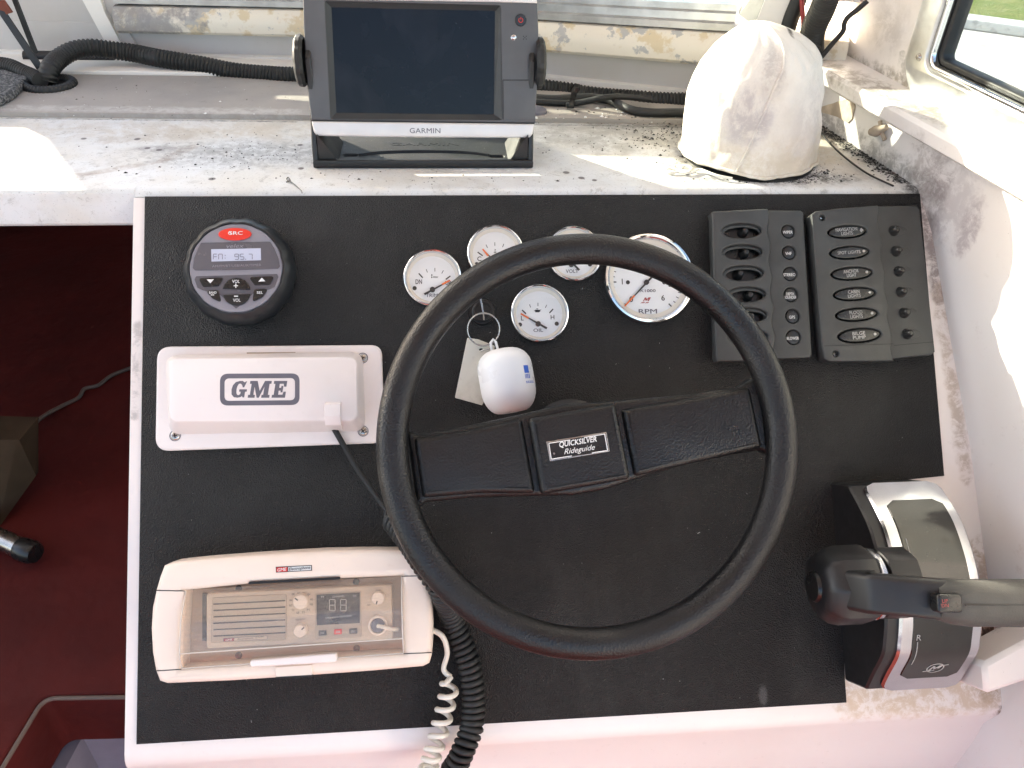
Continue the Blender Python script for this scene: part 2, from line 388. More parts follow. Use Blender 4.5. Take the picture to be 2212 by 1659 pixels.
M_CORDW = aged_white('white_cord', (0.76, 0.72, 0.64), (0.35, 0.28, 0.2), 0.8)
M_DIAL = plain('gauge_white', (0.83, 0.84, 0.85), 0.5, var=0.03)
M_DIALRING = plain('gauge_cream', (0.74, 0.70, 0.62), 0.4)
M_INK = plain('black_ink', (0.015, 0.015, 0.017), 0.5)
M_INKG = plain('grey_ink', (0.13, 0.125, 0.15), 0.5, var=0.15)
M_INKR = plain('red_ink', (0.35, 0.05, 0.05), 0.5)
M_INKW = plain('white_ink', (0.75, 0.75, 0.74), 0.5)
M_INKWD = plain('worn_white_ink', (0.42, 0.42, 0.41), 0.5, var=0.4)
M_INKB = plain('blue_ink', (0.03, 0.12, 0.55), 0.5)
M_ORANGE = plain('orange_paint', (0.85, 0.18, 0.03), 0.5)
M_RED = plain('red_rubber', (0.72, 0.035, 0.018), 0.38)
M_STGREY = plain('stereo_grey', (0.26, 0.25, 0.28), 0.42, var=0.06)
M_STDARK = plain('stereo_window', (0.105, 0.10, 0.115), 0.22)
M_STRING = plain('stereo_ring', (0.013, 0.016, 0.019), 0.36, grain=0.1)
M_GLASS = glass('clear_lens'); M_DOOR = glass('clear_door', (0.98, 0.93, 0.87), 0.05, 0.17)  # the door's haze is pale colour standing in for glare
M_PANE = glass('window_glass', (0.93, 0.97, 0.95), 0.02, 0.05)
m = bpy.data.materials.new('lit_display'); m.use_nodes = True
m.node_tree.nodes['Principled BSDF'].inputs['Base Color'].default_value = (0.40, 0.41, 0.48, 1)
m.node_tree.nodes['Principled BSDF'].inputs['Emission Color'].default_value = (0.62, 0.68, 0.95, 1)
m.node_tree.nodes['Principled BSDF'].inputs['Emission Strength'].default_value = 0.05
M_LCD = m
# canvas of the compass cover
m = Mat('canvas', (0.76, 0.72, 0.65), 0.85, spec=0.2)
m.over(m.ramp(m.noise(22, 6, 0.6), 0.45, 0.7), (0.62, 0.56, 0.48), 0.45)
BG = V((0.262, 0.092, 0))
m.over(m.spot(ypl(Z3(640, 640), 0.03) - BG, (0.020, 0.05, 0.030), 0.35, 45, 0.7), (0.46, 0.42, 0.42), 0.75)
m.over(m.spot(ypl(Z3(760, 420), 0.035) - BG, (0.012, 0.05, 0.022), 0.35, 55, 0.7), (0.42, 0.36, 0.33), 0.6)
m.over(m.spot(ypl(Z3(970, 720), 0.035) - BG, (0.03, 0.05, 0.045), 0.6, 45, 0.8), (0.55, 0.50, 0.46), 0.6)
m.over(m.spot((0.0, -0.04, 0.0), (0.12, 0.12, 0.035), 0.6, 70, 0.7), (0.54, 0.44, 0.30), 0.5)
m.over(m.ramp(m.noise(190, 3, 0.8), 0.70, 0.78), (0.30, 0.25, 0.2), 0.5)
m.over(m.spot(ypl(Z3(900, 192), 0.06) - BG, (0.004, 0.03, 0.0045), 0.3, 200, 0.3), (0.04, 0.035, 0.03), 0.9)
m.bump(m.noise(60, 6, 0.6), 0.45, 0.004).bump(m.voro(900, stretch=(1, 1, 0.7)), 0.25, 0.0006); M_CANVAS = m.done()
# painted dash top: chalky white, grimy, with drill holes and old stains
W1 = (0.68, 0.695, 0.70)
def d2(*q): return tuple(zpl(q))
m = Mat('dash_paint', W1, 0.5, spec=0.4)
m.over(m.ramp(m.noise(9, 5, 0.6), 0.40, 0.66), (0.60, 0.56, 0.48), 0.55)
m.over(m.ramp(m.noise(34, 6, 0.62), 0.50, 0.68), (0.50, 0.49, 0.46), 0.4)
m.over(m.ramp(m.noise(60, 9, 0.82, dist=0.5), 0.54, 0.66), (0.27, 0.26, 0.24), 0.6)
m.over(m.spot(d2(560, 280), (0.30, 0.03, 0.02), 0.7, 30, 0.8), (0.46, 0.38, 0.28), 0.55)
m.over(m.spot(d2(1650, 300), (0.16, 0.09, 0.02), 0.7, 30, 0.8), (0.50, 0.42, 0.30), 0.55)
m.over(m.spot(d2(1420, 290), (0.16, 0.055, 0.02), 0.5, 60, 0.8), (0.30, 0.29, 0.27), 0.75)
m.over(m.spot(d2(1330, 270), (0.10, 0.04, 0.02), 0.5, 90, 0.9), (0.36, 0.35, 0.33), 0.6)
m.over(m.spot(d2(1690, 385), (0.075, 0.016, 0.02), 0.5, 120, 0.8), (0.05, 0.048, 0.045), 0.9)
m.over(m.spot(d2(1500, 352), (0.035, 0.02, 0.02), 0.5, 150, 0.8), (0.16, 0.14, 0.12), 0.8)
m.over(m.line(d2(1778, 276), d2(1985, 405), 0.014, 130, 0.9), (0.055, 0.052, 0.05), 0.92)
m.over(m.line(d2(1300, 262), d2(1480, 268), 0.02, 150, 0.9), (0.10, 0.10, 0.095), 0.6)
m.over(m.spot(d2(345, 320), (0.030, 0.009, 0.02), 0.35, 90, 0.5), (0.33, 0.31, 0.31), 0.8)
m.over(m.line(d2(150, 382), d2(350, 345), 0.006, 70, 0.7), (0.34, 0.27, 0.22), 0.6)
m.over(m.line(d2(350, 345), d2(410, 316), 0.007, 70, 0.7), (0.34, 0.28, 0.24), 0.7)
m.over(m.line(d2(230, 300), d2(400, 290), 0.012, 90, 0.9), (0.42, 0.37, 0.31), 0.55)
m.over(m.spot(d2(540, 330), (0.10, 0.035, 0.02), 0.6, 170, 1.0), (0.16, 0.16, 0.16), 0.55)
m.over(m.ramp(m.noise(330, 2, 0.8), 0.70, 0.76), (0.05, 0.05, 0.05), 0.8)
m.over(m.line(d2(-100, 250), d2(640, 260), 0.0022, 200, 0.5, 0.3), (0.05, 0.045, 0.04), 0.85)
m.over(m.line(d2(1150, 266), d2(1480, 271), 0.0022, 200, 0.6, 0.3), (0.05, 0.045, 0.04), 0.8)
m.over(m.ramp(m.noise(420, 3, 0.8), 0.60, 0.68), (0.20, 0.19, 0.18), 0.55)
for q, rr in (((458, 386), .0035), ((343, 322), .0032), ((318, 318), .003), ((296, 298), .0034), ((650, 363), .003), ((1223, 372), .0036), ((1256, 384), .0034), ((1284, 389), .0026), ((180, 297), .003), ((648, 311), .003)):
    m.over(m.spot(d2(*q), (rr, rr, 0.01), 0.25, 200, 0.15), (0.07, 0.06, 0.06), 0.85)
m.bump(m.noise(220, 4), 0.12, 0.0012).roughvar(m.noise(30, 4), 0.38, 0.62); M_DASH = m.done()
m = Mat('shelf_board', (0.36, 0.33, 0.30), 0.6, spec=0.35)
m.over(m.ramp(m.noise(12, 5, 0.6), 0.4, 0.7), (0.28, 0.265, 0.25), 0.7)
m.over(m.ramp(m.noise(90, 5, 0.7), 0.6, 0.75), (0.22, 0.20, 0.18), 0.5)
m.over(m.ramp(m.noise(300, 2, 0.8), 0.72, 0.78), (0.06, 0.055, 0.05), 0.8)
m.over(m.line(d2(0, 240), d2(640, 250), 0.010, 120, 0.8), (0.55, 0.54, 0.52), 0.6)
m.bump(m.noise(200, 4), 0.15, 0.001); M_SHELF = m.done()
# console and hull paint
def gel(name, c, layers=(), rough=0.34, amt=0.5):
    m = Mat(name, c, rough, spec=0.5)
    m.over(m.ramp(m.noise(6, 6, 0.6), 0.42, 0.72), (0.70, 0.60, 0.52), amt * 0.5)
    m.over(m.ramp(m.noise(70, 6, 0.7), 0.60, 0.78), (0.42, 0.36, 0.32), amt * 0.55)
    m.over(m.ramp(m.noise(300, 2, 0.8), 0.735, 0.79), (0.12, 0.10, 0.08), amt)
    for f, col, a in layers: m.over(f(m), col, a)
    m.bump(m.noise(120, 3), 0.06, 0.001).roughvar(m.noise(25, 4), rough - 0.06, rough + 0.16); return m.done()
def pw(*q): return tuple(panw(q))
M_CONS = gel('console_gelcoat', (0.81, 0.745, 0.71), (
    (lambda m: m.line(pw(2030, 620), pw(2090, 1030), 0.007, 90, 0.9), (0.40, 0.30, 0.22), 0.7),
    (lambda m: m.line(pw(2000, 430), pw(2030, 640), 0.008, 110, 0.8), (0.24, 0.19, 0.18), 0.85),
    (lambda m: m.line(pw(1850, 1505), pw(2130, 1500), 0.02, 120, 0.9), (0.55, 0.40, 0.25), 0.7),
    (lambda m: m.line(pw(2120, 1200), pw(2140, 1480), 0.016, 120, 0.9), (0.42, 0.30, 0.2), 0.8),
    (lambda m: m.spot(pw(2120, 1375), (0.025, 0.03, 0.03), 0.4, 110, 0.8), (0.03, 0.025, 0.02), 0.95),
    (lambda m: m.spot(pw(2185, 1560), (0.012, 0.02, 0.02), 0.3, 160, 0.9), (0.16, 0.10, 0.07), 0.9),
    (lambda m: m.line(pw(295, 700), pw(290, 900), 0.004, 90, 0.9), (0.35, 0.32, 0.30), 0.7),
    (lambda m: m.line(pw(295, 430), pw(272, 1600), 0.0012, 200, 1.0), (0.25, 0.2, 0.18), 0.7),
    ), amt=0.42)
HULLX = (
    (lambda m: m.ramp(m.noise(16, 6, 0.7), 0.58, 0.70), (0.50, 0.45, 0.42), 0.6),
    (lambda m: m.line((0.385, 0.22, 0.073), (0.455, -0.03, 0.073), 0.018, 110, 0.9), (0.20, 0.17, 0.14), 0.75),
    (lambda m: m.line((0.431, 0.005, 0.04), (0.440, -0.02, -0.10), 0.022, 90, 0.9), (0.24, 0.20, 0.19), 0.55),
    (lambda m: m.spot((0.449, -0.075, -0.01), (0.02, 0.012, 0.03), 0.3, 90, 0.7), (0.40, 0.35, 0.36), 0.8))
M_HULL = gel('hull_paint', (0.72, 0.70, 0.69), HULLX + (
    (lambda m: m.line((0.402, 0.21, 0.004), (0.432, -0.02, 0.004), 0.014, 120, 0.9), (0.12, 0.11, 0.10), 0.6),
    (lambda m: m.spot((0.437, -0.045, 0.0), (0.03, 0.035, 0.04), 0.5, 80, 0.8), (0.36, 0.32, 0.33), 0.5),
    (lambda m: m.spot((0.434, -0.015, -0.005), (0.03, 0.018, 0.05), 0.5, 80, 0.8), (0.22, 0.18, 0.18), 0.6),
    ), amt=0.45)
M_PEEL = gel('peeling_sill_paint', (0.78, 0.73, 0.62), (
    (lambda m: m.ramp(m.noise(24, 7, 0.62), 0.52, 0.58), (0.62, 0.50, 0.30), 0.75),
    (lambda m: m.ramp(m.noise(32, 7, 0.65), 0.57, 0.61), (0.40, 0.40, 0.40), 0.85),
    (lambda m: m.spot((-0.46, 0.41, 0.06), (0.075, 0.05, 0.03), 0.15, 45, 0.9), (0.26, 0.25, 0.25), 0.9),
    ), amt=0.8)
M_BULK = gel('bulkhead_paint', (0.56, 0.54, 0.53), (
    (lambda m: m.ramp(m.noise(10, 5), 0.45, 0.7), (0.50, 0.45, 0.38), 0.4),), amt=0.35)
M_WTRIM = gel('white_trim', (0.80, 0.78, 0.74), amt=0.5)
m = Mat('red_vinyl', (0.085, 0.0115, 0.0095), 0.65, spec=0.12); m.over(m.ramp(m.noise(5, 5), 0.35, 0.7), (0.048, 0.0085, 0.0075), 0.8)
m.bump(m.noise(7, 4), 0.5, 0.02)
m.bump(m.noise(420, 3), 0.25, 0.0008); M_REDV = m.done()
m = Mat('cockpit_carpet', (0.50, 0.10, 0.07), 0.95, spec=0.1); m.over(m.ramp(m.noise(8, 5), 0.35, 0.7), (0.42, 0.08, 0.05)); m.bump(m.noise(300, 3), 0.6, 0.004); M_DECKRED = m.done()
m = Mat('cardboard', (0.055, 0.036, 0.022), 0.9, spec=0.05); m.over(m.ramp(m.noise(20, 5), 0.4, 0.7), (0.042, 0.027, 0.016)); M_CARD = m.done()
m = Mat('grey_carpet', (0.10, 0.105, 0.11), 0.95, spec=0.1); m.over(m.ramp(m.noise(260, 4, 0.7), 0.45, 0.6), (0.30, 0.30, 0.30)); m.bump(m.noise(300, 4), 1.0, 0.006); M_CARPET = m.done()
m = Mat('concrete', (0.46, 0.46, 0.44), 0.9, spec=0.2); m.over(m.ramp(m.noise(1.2, 6), 0.4, 0.7), (0.27, 0.27, 0.26)); m.over(m.ramp(m.noise(14, 5), 0.55, 0.7), (0.22, 0.22, 0.21), 0.6); M_CONC = m.done()
m = Mat('lawn', (0.10, 0.15, 0.035), 0.95, spec=0.1); m.over(m.ramp(m.noise(3, 6), 0.4, 0.7), (0.16, 0.18, 0.06)); m.bump(m.noise(40, 4), 1.0, 0.05); M_LAWN = m.done()
M_TAPE = plain('grey_blue_vinyl', (0.22, 0.215, 0.26), 0.5, var=0.1)
M_WIREW = plain('pale_wire', (0.10, 0.07, 0.055), 0.6)
M_TAGM = aged_white('metal_tag_paint', (0.60, 0.575, 0.50), (0.20, 0.16, 0.10), 1.3, 0.3)
M_FLOAT = aged_white('float_plastic', (0.82, 0.82, 0.82), (0.5, 0.5, 0.48), 0.25, 0.3)
M_RUST = plain('rust_red', (0.20, 0.05, 0.025), 0.7, var=0.3)
M_FOAM = plain('old_foam', (0.55, 0.46, 0.36), 0.9, grain=0.8, gs=300, var=0.4)
M_GRIP = plain('grip_plastic', (0.060, 0.060, 0.055), 0.6, grain=0.5, gs=900, var=0.2, dust=0.1)  # grip colour lightened to stand for sun falling on it
M_INSET = plain('gloss_inset', (0.012, 0.0125, 0.011), 0.10, spec=0.6, dust=0.08)
M_BRK = plain('dusty_bracket', (0.02, 0.021, 0.021), 0.55, grain=0.3, var=0.3, dust=0.55)
M_DOORGLINT = plain('door_glint', (0.62, 0.56, 0.50), 0.15, spec=0.6)
M_LENS = plain('label_lens', (0.024, 0.025, 0.025), 0.25, dust=0.15)
M_TOG = plain('toggle_plastic', (0.018, 0.019, 0.019), 0.30, dust=0.05)

# ------------------------------------------------------------------ the setting
def struct(o): o['kind'] = 'structure'; return o
def prism(name, pts, z0, z1, mat, parent=None, bevel=0.0015): return plate(name, [tuple(p[:2]) for p in pts], z0, z1, mat, parent, bevel)
ground = struct(mk('ground', [(-150, -150, -1.6), (150, -150, -1.6), (150, 150, -1.6), (-150, 150, -1.6)], [(0, 1, 2, 3)], M_CONC, smooth=0))
_g = V((0.55, 0.835)); _gt = V((-_g.y, _g.x))
def far(d, s): p = _g * d + _gt * s; return (p.x, p.y)
struct(prism('kerb', [far(9.3, -70), far(9.6, -70), far(9.6, 70), far(9.3, 70)], -1.6, -1.50, M_CONC, bevel=0.02))
struct(prism('lawn', [far(9.6, -70), far(80, -70), far(80, 70), far(9.6, 70)], -1.6, -1.515, M_LAWN, bevel=0.0))

XL, XR = -0.3915 + _p0.x, 0.53                          # console, left and right
# dash top: white slab with a rolled front edge
pr = [(-0.215, -0.002), (-0.008, 0.0), (-0.0035, -0.0008), (-0.0008, -0.003), (0.0, -0.006), (0.0, -0.034), (-0.004, -0.038), (-0.215, -0.038)]
dash = struct(extrude_path('dash_top', [(-1.45, 0.0), (XL + 0.0005, 0.0)], pr, M_DASH))
pr = [(-0.215, -0.002), (-0.010, 0.0), (-0.0055, -0.0006), (-0.002, -0.0024), (0.0012, -0.0055), (-0.008, -0.02), (-0.215, -0.038)]
dash2 = struct(extrude_path('dash_top', [(XL + 0.0006, 0.0), (XR, 0.0)], pr, M_DASH))
# console: sloping face under the vinyl panel, then a rolled edge and a drop
_bE = (-_p0).dot(_pu)
def cs(b, h): p = _p0 + _pu * b + _pn * h; return (-p.y, p.z)
pr = [(-0.19, -0.0385), (-0.012, -0.012), cs(_bE - 0.006, -0.0026), cs(_bE - 0.012, -0.0022), cs(-0.398, -0.0022), cs(-0.404, -0.0032), cs(-0.409, -0.006), cs(-0.4125, -0.010), cs(-0.428, -0.034)]
pz = pr[-1]; pr += [(pz[0] + 0.002, pz[1] - 0.03), (pz[0] - 0.01, -1.25), (-0.19, -1.25)]
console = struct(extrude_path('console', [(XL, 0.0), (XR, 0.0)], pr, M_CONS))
# rear shelf board and the white strip behind it
shelf = struct(prism('shelf_board', [(-1.45, 0.231), (0.47, 0.194), (0.47, 0.45), (-1.45, 0.40)], -0.004, 0.0045, M_SHELF, bevel=0.0012))
struct(prism('shelf_strip', [(-1.45, 0.372), (-0.05, 0.352), (-0.05, 0.45), (-1.45, 0.47)], 0.003, 0.009, M_WTRIM, bevel=0.002))
# windscreen bulkhead, sill and frame: a wall that turns aft on the right
BP = [(-1.45, 0.472), (-0.135, 0.425), (0.43, 0.236)]
BPR = [(-0.492, 0.4378), (-0.135, 0.425), (0.43, 0.236)]
kk = [1.0, 1.0, 1.24]
struct(extrude_path('bulkhead', BP, [(-0.03, -0.03), (0.0, -0.03), (0.003, 0.050), (-0.03, 0.050)], M_BULK))
struct(extrude_path('bulkhead', [(-1.45, 0.470), (-0.489, 0.4366)], [(-0.03, 0.045), (0.0, 0.045), (0.006, 0.106), (-0.03, 0.106)], M_BULK))
def kp(pr): return lambda i: [(o, z * kk[i]) for o, z in pr]
sill = struct(extrude_path('window_sill', BPR, kp([(-0.035, 0.041), (0.018, 0.041), (0.023, 0.045), (0.024, 0.056), (0.021, 0.066), (0.014, 0.073), (-0.035, 0.077)]), M_PEEL))
struct(extrude_path('baseboard', BP, [(-0.01, -0.01), (0.010, -0.01), (0.010, 0.0115), (0.006, 0.0125), (-0.01, 0.0125)], M_WTRIM))
wf = Thing('windscreen', 'framed windscreen pane above the peeling sill', 'windscreen', Matrix.Identity(4))
extrude_path('window_frame', BPR[:2] + [(0.300, 0.2795)], lambda i: [(o, z * [1, 1, 1.17][i]) for o, z in [(-0.03, 0.076), (0.010, 0.076), (0.0105, 0.083), (0.004, 0.0845), (0.0035, 0.092), (-0.003, 0.0935), (-0.0035, 0.1), (-0.03, 0.1)]], M_ALU, wf.o)
extrude_path('pane', BPR[:2] + [(0.300, 0.2795)], [(-0.013, 0.095), (0.09, 0.47), (0.087, 0.47), (-0.016, 0.095)], M_PANE, wf.o)
extrude_path('shade_rail', [(-1.45, 0.470), (-0.58, 0.4410), (-0.39, 0.4342), (-0.135, 0.425), (0.290, 0.2829)], lambda i: [(-0.008, (0.1, 0.098, 0.128, 0.135, 0.150)[i]), (0.004, (0.1, 0.098, 0.128, 0.135, 0.150)[i]), (0.004, (0.158, 0.158, 0.195, 0.204, 0.205)[i]), (-0.008, (0.158, 0.158, 0.195, 0.204, 0.205)[i])], M_ALU, wf.o)  # unseen rail added to block low sun, heights follow the dash shade line
def rp(D, off=0.0):
    p = vpl((-0.135, 0.425, 0), (0.43, 0.236, 0), D); n = V((-0.317, -0.948, 0)); return p + n * off
def solid(name, pts, thick, mat, parent=None):
    """a traced outline in space, given thickness"""
    n = (pts[1] - pts[0]).cross(pts[2] - pts[0]).normalized()
    if n.dot(CAM - pts[0]) < 0: n = -n
    N = len(pts); vs = [p for p in pts] + [p - n * thick for p in pts]
    fs = [tuple(range(N)), tuple(range(2*N - 1, N - 1, -1))] + [(i, (i+1) % N, N + (i+1) % N, N + i) for i in range(N)]
    return mk(name, vs, fs, mat, parent)
a, b, c, d = rp(Z3(645, 75), 0.004), rp(Z3(725, 130), 0.004), rp(Z3(880, -120), 0.004), rp(Z3(790, -120), 0.004)
solid('window_frame', [a, b, b + (c - b) * 2.5, a + (d - a) * 2.5], 0.03, M_ALU, wf.o)
# pillars beside the windscreen; the left one is unseen and shaped for its shade
a, b, c, d = rp(Z3(735, 125), 0.012), rp(Z3(895, 140), 0.012), rp(Z3(985, -90), 0.012), rp(Z3(820, -90), 0.012)
struct(solid('pillar', [a, b, b + (c - b) * 2.2, a + (d - a) * 2.2], 0.03, M_WTRIM))
SHADE_PANEL = [(0.43, 0.132), (0.335, 0.132), (0.30, 0.17), (0.20, 0.205), (0.06, 0.25), (0.01, 0.30), (0.0, 0.47), (0.43, 0.47)]
struct(solid('shade_panel', [V((x, 0.236 + (0.43 - x)*0.3345 - (z - 0.13)*0.1 - 0.004, z)) for x, z in SHADE_PANEL], 0.02, M_WTRIM))  # unseen panel added to keep sun off the upper hull wall
SHADE_PILLAR = [(-0.57, 0.104), (-0.581, 0.16), (-0.625, 0.198), (-0.68, 0.25), (-0.72, 0.47), (-1.10, 0.47), (-1.02, 0.30), (-0.945, 0.252), (-0.857, 0.164), (-0.845, 0.104)]
struct(solid('pillar', [V((x, 0.437 - (z - 0.1) * 0.2, z)) for x, z in SHADE_PILLAR], 0.03, M_WTRIM))  # unseen pillar, outline cut to the edges of shade on the dash
# leaning batten at the end of the sill
struct(solid('batten', [ypl(Z9(*q), 0.424) for q in ((1030, -60), (1275, -60), (1345, 150), (1560, 560), (1690, 800), (1500, 800), (1355, 540))], 0.012, M_WTRIM))
struct(solid('batten', [ypl(Z9(*q), 0.4305) for q in ((1400, 300), (1610, 320), (1770, 600), (1860, 780), (1640, 790), (1560, 560))], 0.006, M_BULK))
# starboard hull side with its ledge and window
HP = [(0.375, 0.40), (0.405, 0.194), (0.431, 0.01), (0.444, -0.03), (0.456, -0.12), (0.465, -0.18), (0.473, -0.3), (0.485, -0.8), (0.50, -1.6)]
struct(extrude_path('hull_side', HP, [(-0.02, -1.25), (0.0, -1.25), (0.0, 0.052), (-0.02, 0.052)], M_HULL))
HPL = [(0.375, 0.40), (0.405, 0.194), (0.4530, -0.122), (0.502, -0.45), (0.62, -1.25)]
ledge = struct(extrude_path('hull_ledge', HPL, [(-0.06, 0.05), (0.017, 0.05), (0.021, 0.053), (0.022, 0.065), (0.018, 0.069), (-0.06, 0.074)], M_HULL))
# upper wall with the rounded window opening, in its own frame (x aft, y up, z inward)
_a, _b = V((0.437, 0.194, 0.05)), V((0.480, -0.17, 0.05)); _d = (_b - _a).normalized(); _nn = V((_d.y, -_d.x, 0))
WM = Matrix(((_d.x, 0, _nn.x, _a.x), (_d.y, 0, _nn.y, _a.y), (0, 1, 0, _a.z), (0, 0, 0, 1)))
def wat(D, h=0.0): return plane_at(WM, D, h)

wx0 = wat(Z10(1440, 250)).x; wy0 = (wat(Z10(1640, 530)).y + wat(Z10(2150, 770)).y) / 2
M_HULLUP = gel('upper_wall_paint', (0.70, 0.66, 0.63), (
    (lambda m: m.ramp(m.noise(11, 6, 0.65), 0.52, 0.70), (0.58, 0.50, 0.42), 0.6),
    (lambda m: m.spot(wat(Z10(1270, 620)), (0.022, 0.022, 0.05), 0.12, 90, 0.9), (0.42, 0.40, 0.37), 0.85),
    (lambda m: m.spot(wat(Z10(1190, 500)), (0.010, 0.010, 0.05), 0.12, 110, 0.9), (0.42, 0.40, 0.37), 0.85),
    (lambda m: m.line(wat(Z10(480, 470)), wat(Z10(1330, 775)), 0.012, 120, 0.9), (0.20, 0.17, 0.13), 0.75),
    (lambda m: m.spot(wat(Z10(540, 430)), (0.025, 0.02, 0.05), 0.5, 90, 0.8), (0.12, 0.11, 0.10), 0.8),
    (lambda m: m.line(wat(Z10(600, 380)), wat(Z10(860, 0)), 0.006, 120, 0.8), (0.45, 0.30, 0.20), 0.6),
    (lambda m: m.spot(wat(Z10(1060, 240)), (0.03, 0.025, 0.05), 0.7, 60, 0.9), (0.42, 0.38, 0.35), 0.6)), amt=0.7)
wy0 -= 0.024
hole = rrect(1.2, 0.42, 0.026, 10, (wx0 + 0.6, wy0 + 0.21))
upw = struct(plate('hull_side_upper', [[(-0.25, -0.005), (1.6, -0.005), (1.6, 0.75), (-0.25, 0.75)], hole], -0.012, 0.0, M_HULLUP, None, 0.0, M=WM))
sw = Thing('side_window', 'rounded aluminium framed side window looking onto concrete and lawn', 'window', WM)
def ring2(name, w, z0, z1, grow, mat, bevel):
    c = (wx0 + 0.6, wy0 + 0.21); g = grow
    return plate(name, [rrect(1.2 + 2*g, 0.42 + 2*g, 0.026 + g, 10, c), rrect(1.2 + 2*(g - w), 0.42 + 2*(g - w), max(0.026 + g - w, 0.004), 10, c)], z0, z1, mat, sw.o, bevel)
ring2('window_frame', 0.034, -0.006, 0.006, 0.026, M_ALU, 0.003)
ring2('frame_lip', 0.006, -0.012, 0.004, -0.008, M_CHROME, 0.002)
ring2('gasket', 0.006, -0.02, -0.004, -0.014, M_RUBBER, 0.002)
plate('pane', rrect(1.2 - 0.03, 0.42 - 0.03, 0.012, 10, (wx0 + 0.6, wy0 + 0.21)), -0.018, -0.014, M_PANE, sw.o)
for q in ((1352, 480),):
    p = wat(Z10(*q), 0.001); lathe('rivet', [(0, 0.003), (0.002, 0.0028), (0.0035, 0.0015), (0.004, 0)], M_STEEL, sw.o, 12, c=(p.x, p.y, 0.006))
# what lies round and below, out of the frame or dimly seen
struct(prism('foredeck', [(-1.45, 0.50), (0.36, 0.44), (0.30, 2.2), (-1.3, 2.2)], -0.05, 0.03, M_WTRIM))
struct(prism('cockpit_floor', [(-1.6, -3.6), (0.55, -3.6), (0.55, 0.6), (-1.6, 0.6)], -1.02, -1.0, M_DECKRED, bevel=0))
struct(prism('cabin_floor', [(-1.5, -0.36), (XL - 0.001, -0.36), (XL - 0.001, 1.3), (-1.5, 1.3)], -0.66, -0.62, M_TAPE, bevel=0))
struct(box('hull_side', (-1.5, 0.7, -0.62), (0.03, 2.0, 1.3), M_HULL)); struct(box('hull_side', (-1.5, -1.65, -0.98), (0.03, 2.69, 0.6), M_HULL))
struct(box('cabin_bulkhead', (-0.6, 1.3, -0.62), (1.9, 0.03, 1.2), M_REDV))
ROOF = True
if ROOF:
    struct(prism('added_shade_roof', [(-1.5, -1.5), (0.62, -1.5), (0.62, 0.30), (-1.5, 0.30)], 0.80, 0.84, M_WTRIM, bevel=0.01))  # unseen roof added to hold back sky light from above

# ------------------------------------------------------------------ helm panel
t = Thing('helm_panel', 'black textured vinyl panel covering the sloping helm console', 'panel', PM)
plate('sheet', [(-0.3803, 0.1218), (0.408, 0.1218), (0.408, -0.1734), (0.303, -0.180), (0.2882, -0.36), (0.2882, -0.3892), (-0.3805, -0.3892)], -0.0021, 0.0, M_PANEL, t.o, 0.0004)

# ------------------------------------------------------------------ gauges
def gauge(name, label, c, rpx, pivot, ticks, needle, words, holes, tail, extra=None):
    t = on_panel(name, label, 'gauge', Z6(*c), group='white faced gauges on the helm panel')
    HF = 0.0022
    c0 = t.at(Z6(*c), 0.006); Rr = ((t.at(Z6(c[0] + rpx, c[1]), 0.006) - t.at(Z6(c[0] - rpx, c[1]), 0.006)).length) / 2
    k = Rr
    lathe('bezel', [(0.99*k, 0), (k, 0.002), (k, 0.0048), (0.990*k, 0.0070), (0.968*k, 0.0088), (0.935*k, 0.0095), (0.90*k, 0.0086), (0.872*k, 0.0066), (0.862*k, 0.0045), (0.862*k, 0.0030)], M_CHROME, t.o, 72)
    lathe('inner_ring', [(0.868*k, 0.0052), (0.845*k, 0.0050), (0.78*k, 0.0030), (0.765*k, HF - 0.0004)], M_DIALRING, t.o, 72)
    lathe('dial', [(0, HF), (0.775*k, HF)], M_DIAL, t.o, 64)
    P = lambda q, h=HF: t.at(Z6(*q), h)
    for a, b, w in ticks: plate('tick', bar(P(a), P(b), w), HF, HF + 0.0002, M_INK, t.o)
    for s, q, w, h, mt in words: 
        p = P(q); text(s, w if len(s) > 1 else None, h, mt, (p.x, p.y, HF + 0.0001), t.o, bold=0.012)
    for q in holes:
        p = P(q); plate('dial_screw', ell(0.0042, 0.0042, 14, (p.x, p.y)), HF, HF + 0.0006, M_INK, t.o, 0.0002)
    pv = P(pivot, 0.0042); tip = P(needle, 0.0038); tl = P(tail, 0.0038)
    nd = plate('needle', bar(tl, tip, 0.0021, 0.0008), 0.0034, 0.0040, M_INK, t.o)
    a = pv.lerp(tip, 0.55); plate('needle_tip', bar(a, tip, 0.0018, 0.0013), 0.0036, 0.0043, M_ORANGE, nd)
    lathe('hub', [(0, 0.0052), (0.0021, 0.0050), (0.0026, 0.0044), (0.0026, HF)], M_INK, t.o, 20, c=(pv.x, pv.y, 0))
    if extra: extra(t, P, HF)
    lathe('lens', [(0, 0.0066), (0.5*k, 0.0065), (0.866*k, 0.0056)], M_GLASS, t.o, 64)
    return t
def tk(l, w=0.0006, wb=0.0012): return [((a[0], a[1]), (b[0], b[1]), wb if big else w) for a, b, big in l]
def oilcan(t, P, HF):
    for poly in ([(965, 672), (995, 672), (1000, 680), (990, 688), (968, 688), (962, 680)],): plate('symbol', [tuple(P(q)[:2]) for q in poly], HF, HF + 0.0002, M_INK, t.o)
    for a, b in (((995, 676), (1004, 670)), ((962, 676), (957, 680)), ((978, 672), (978, 664)), ((972, 665), (985, 665))): plate('symbol', bar(P(a), P(b), 0.0004), HF, HF + 0.0002, M_INK, t.o)
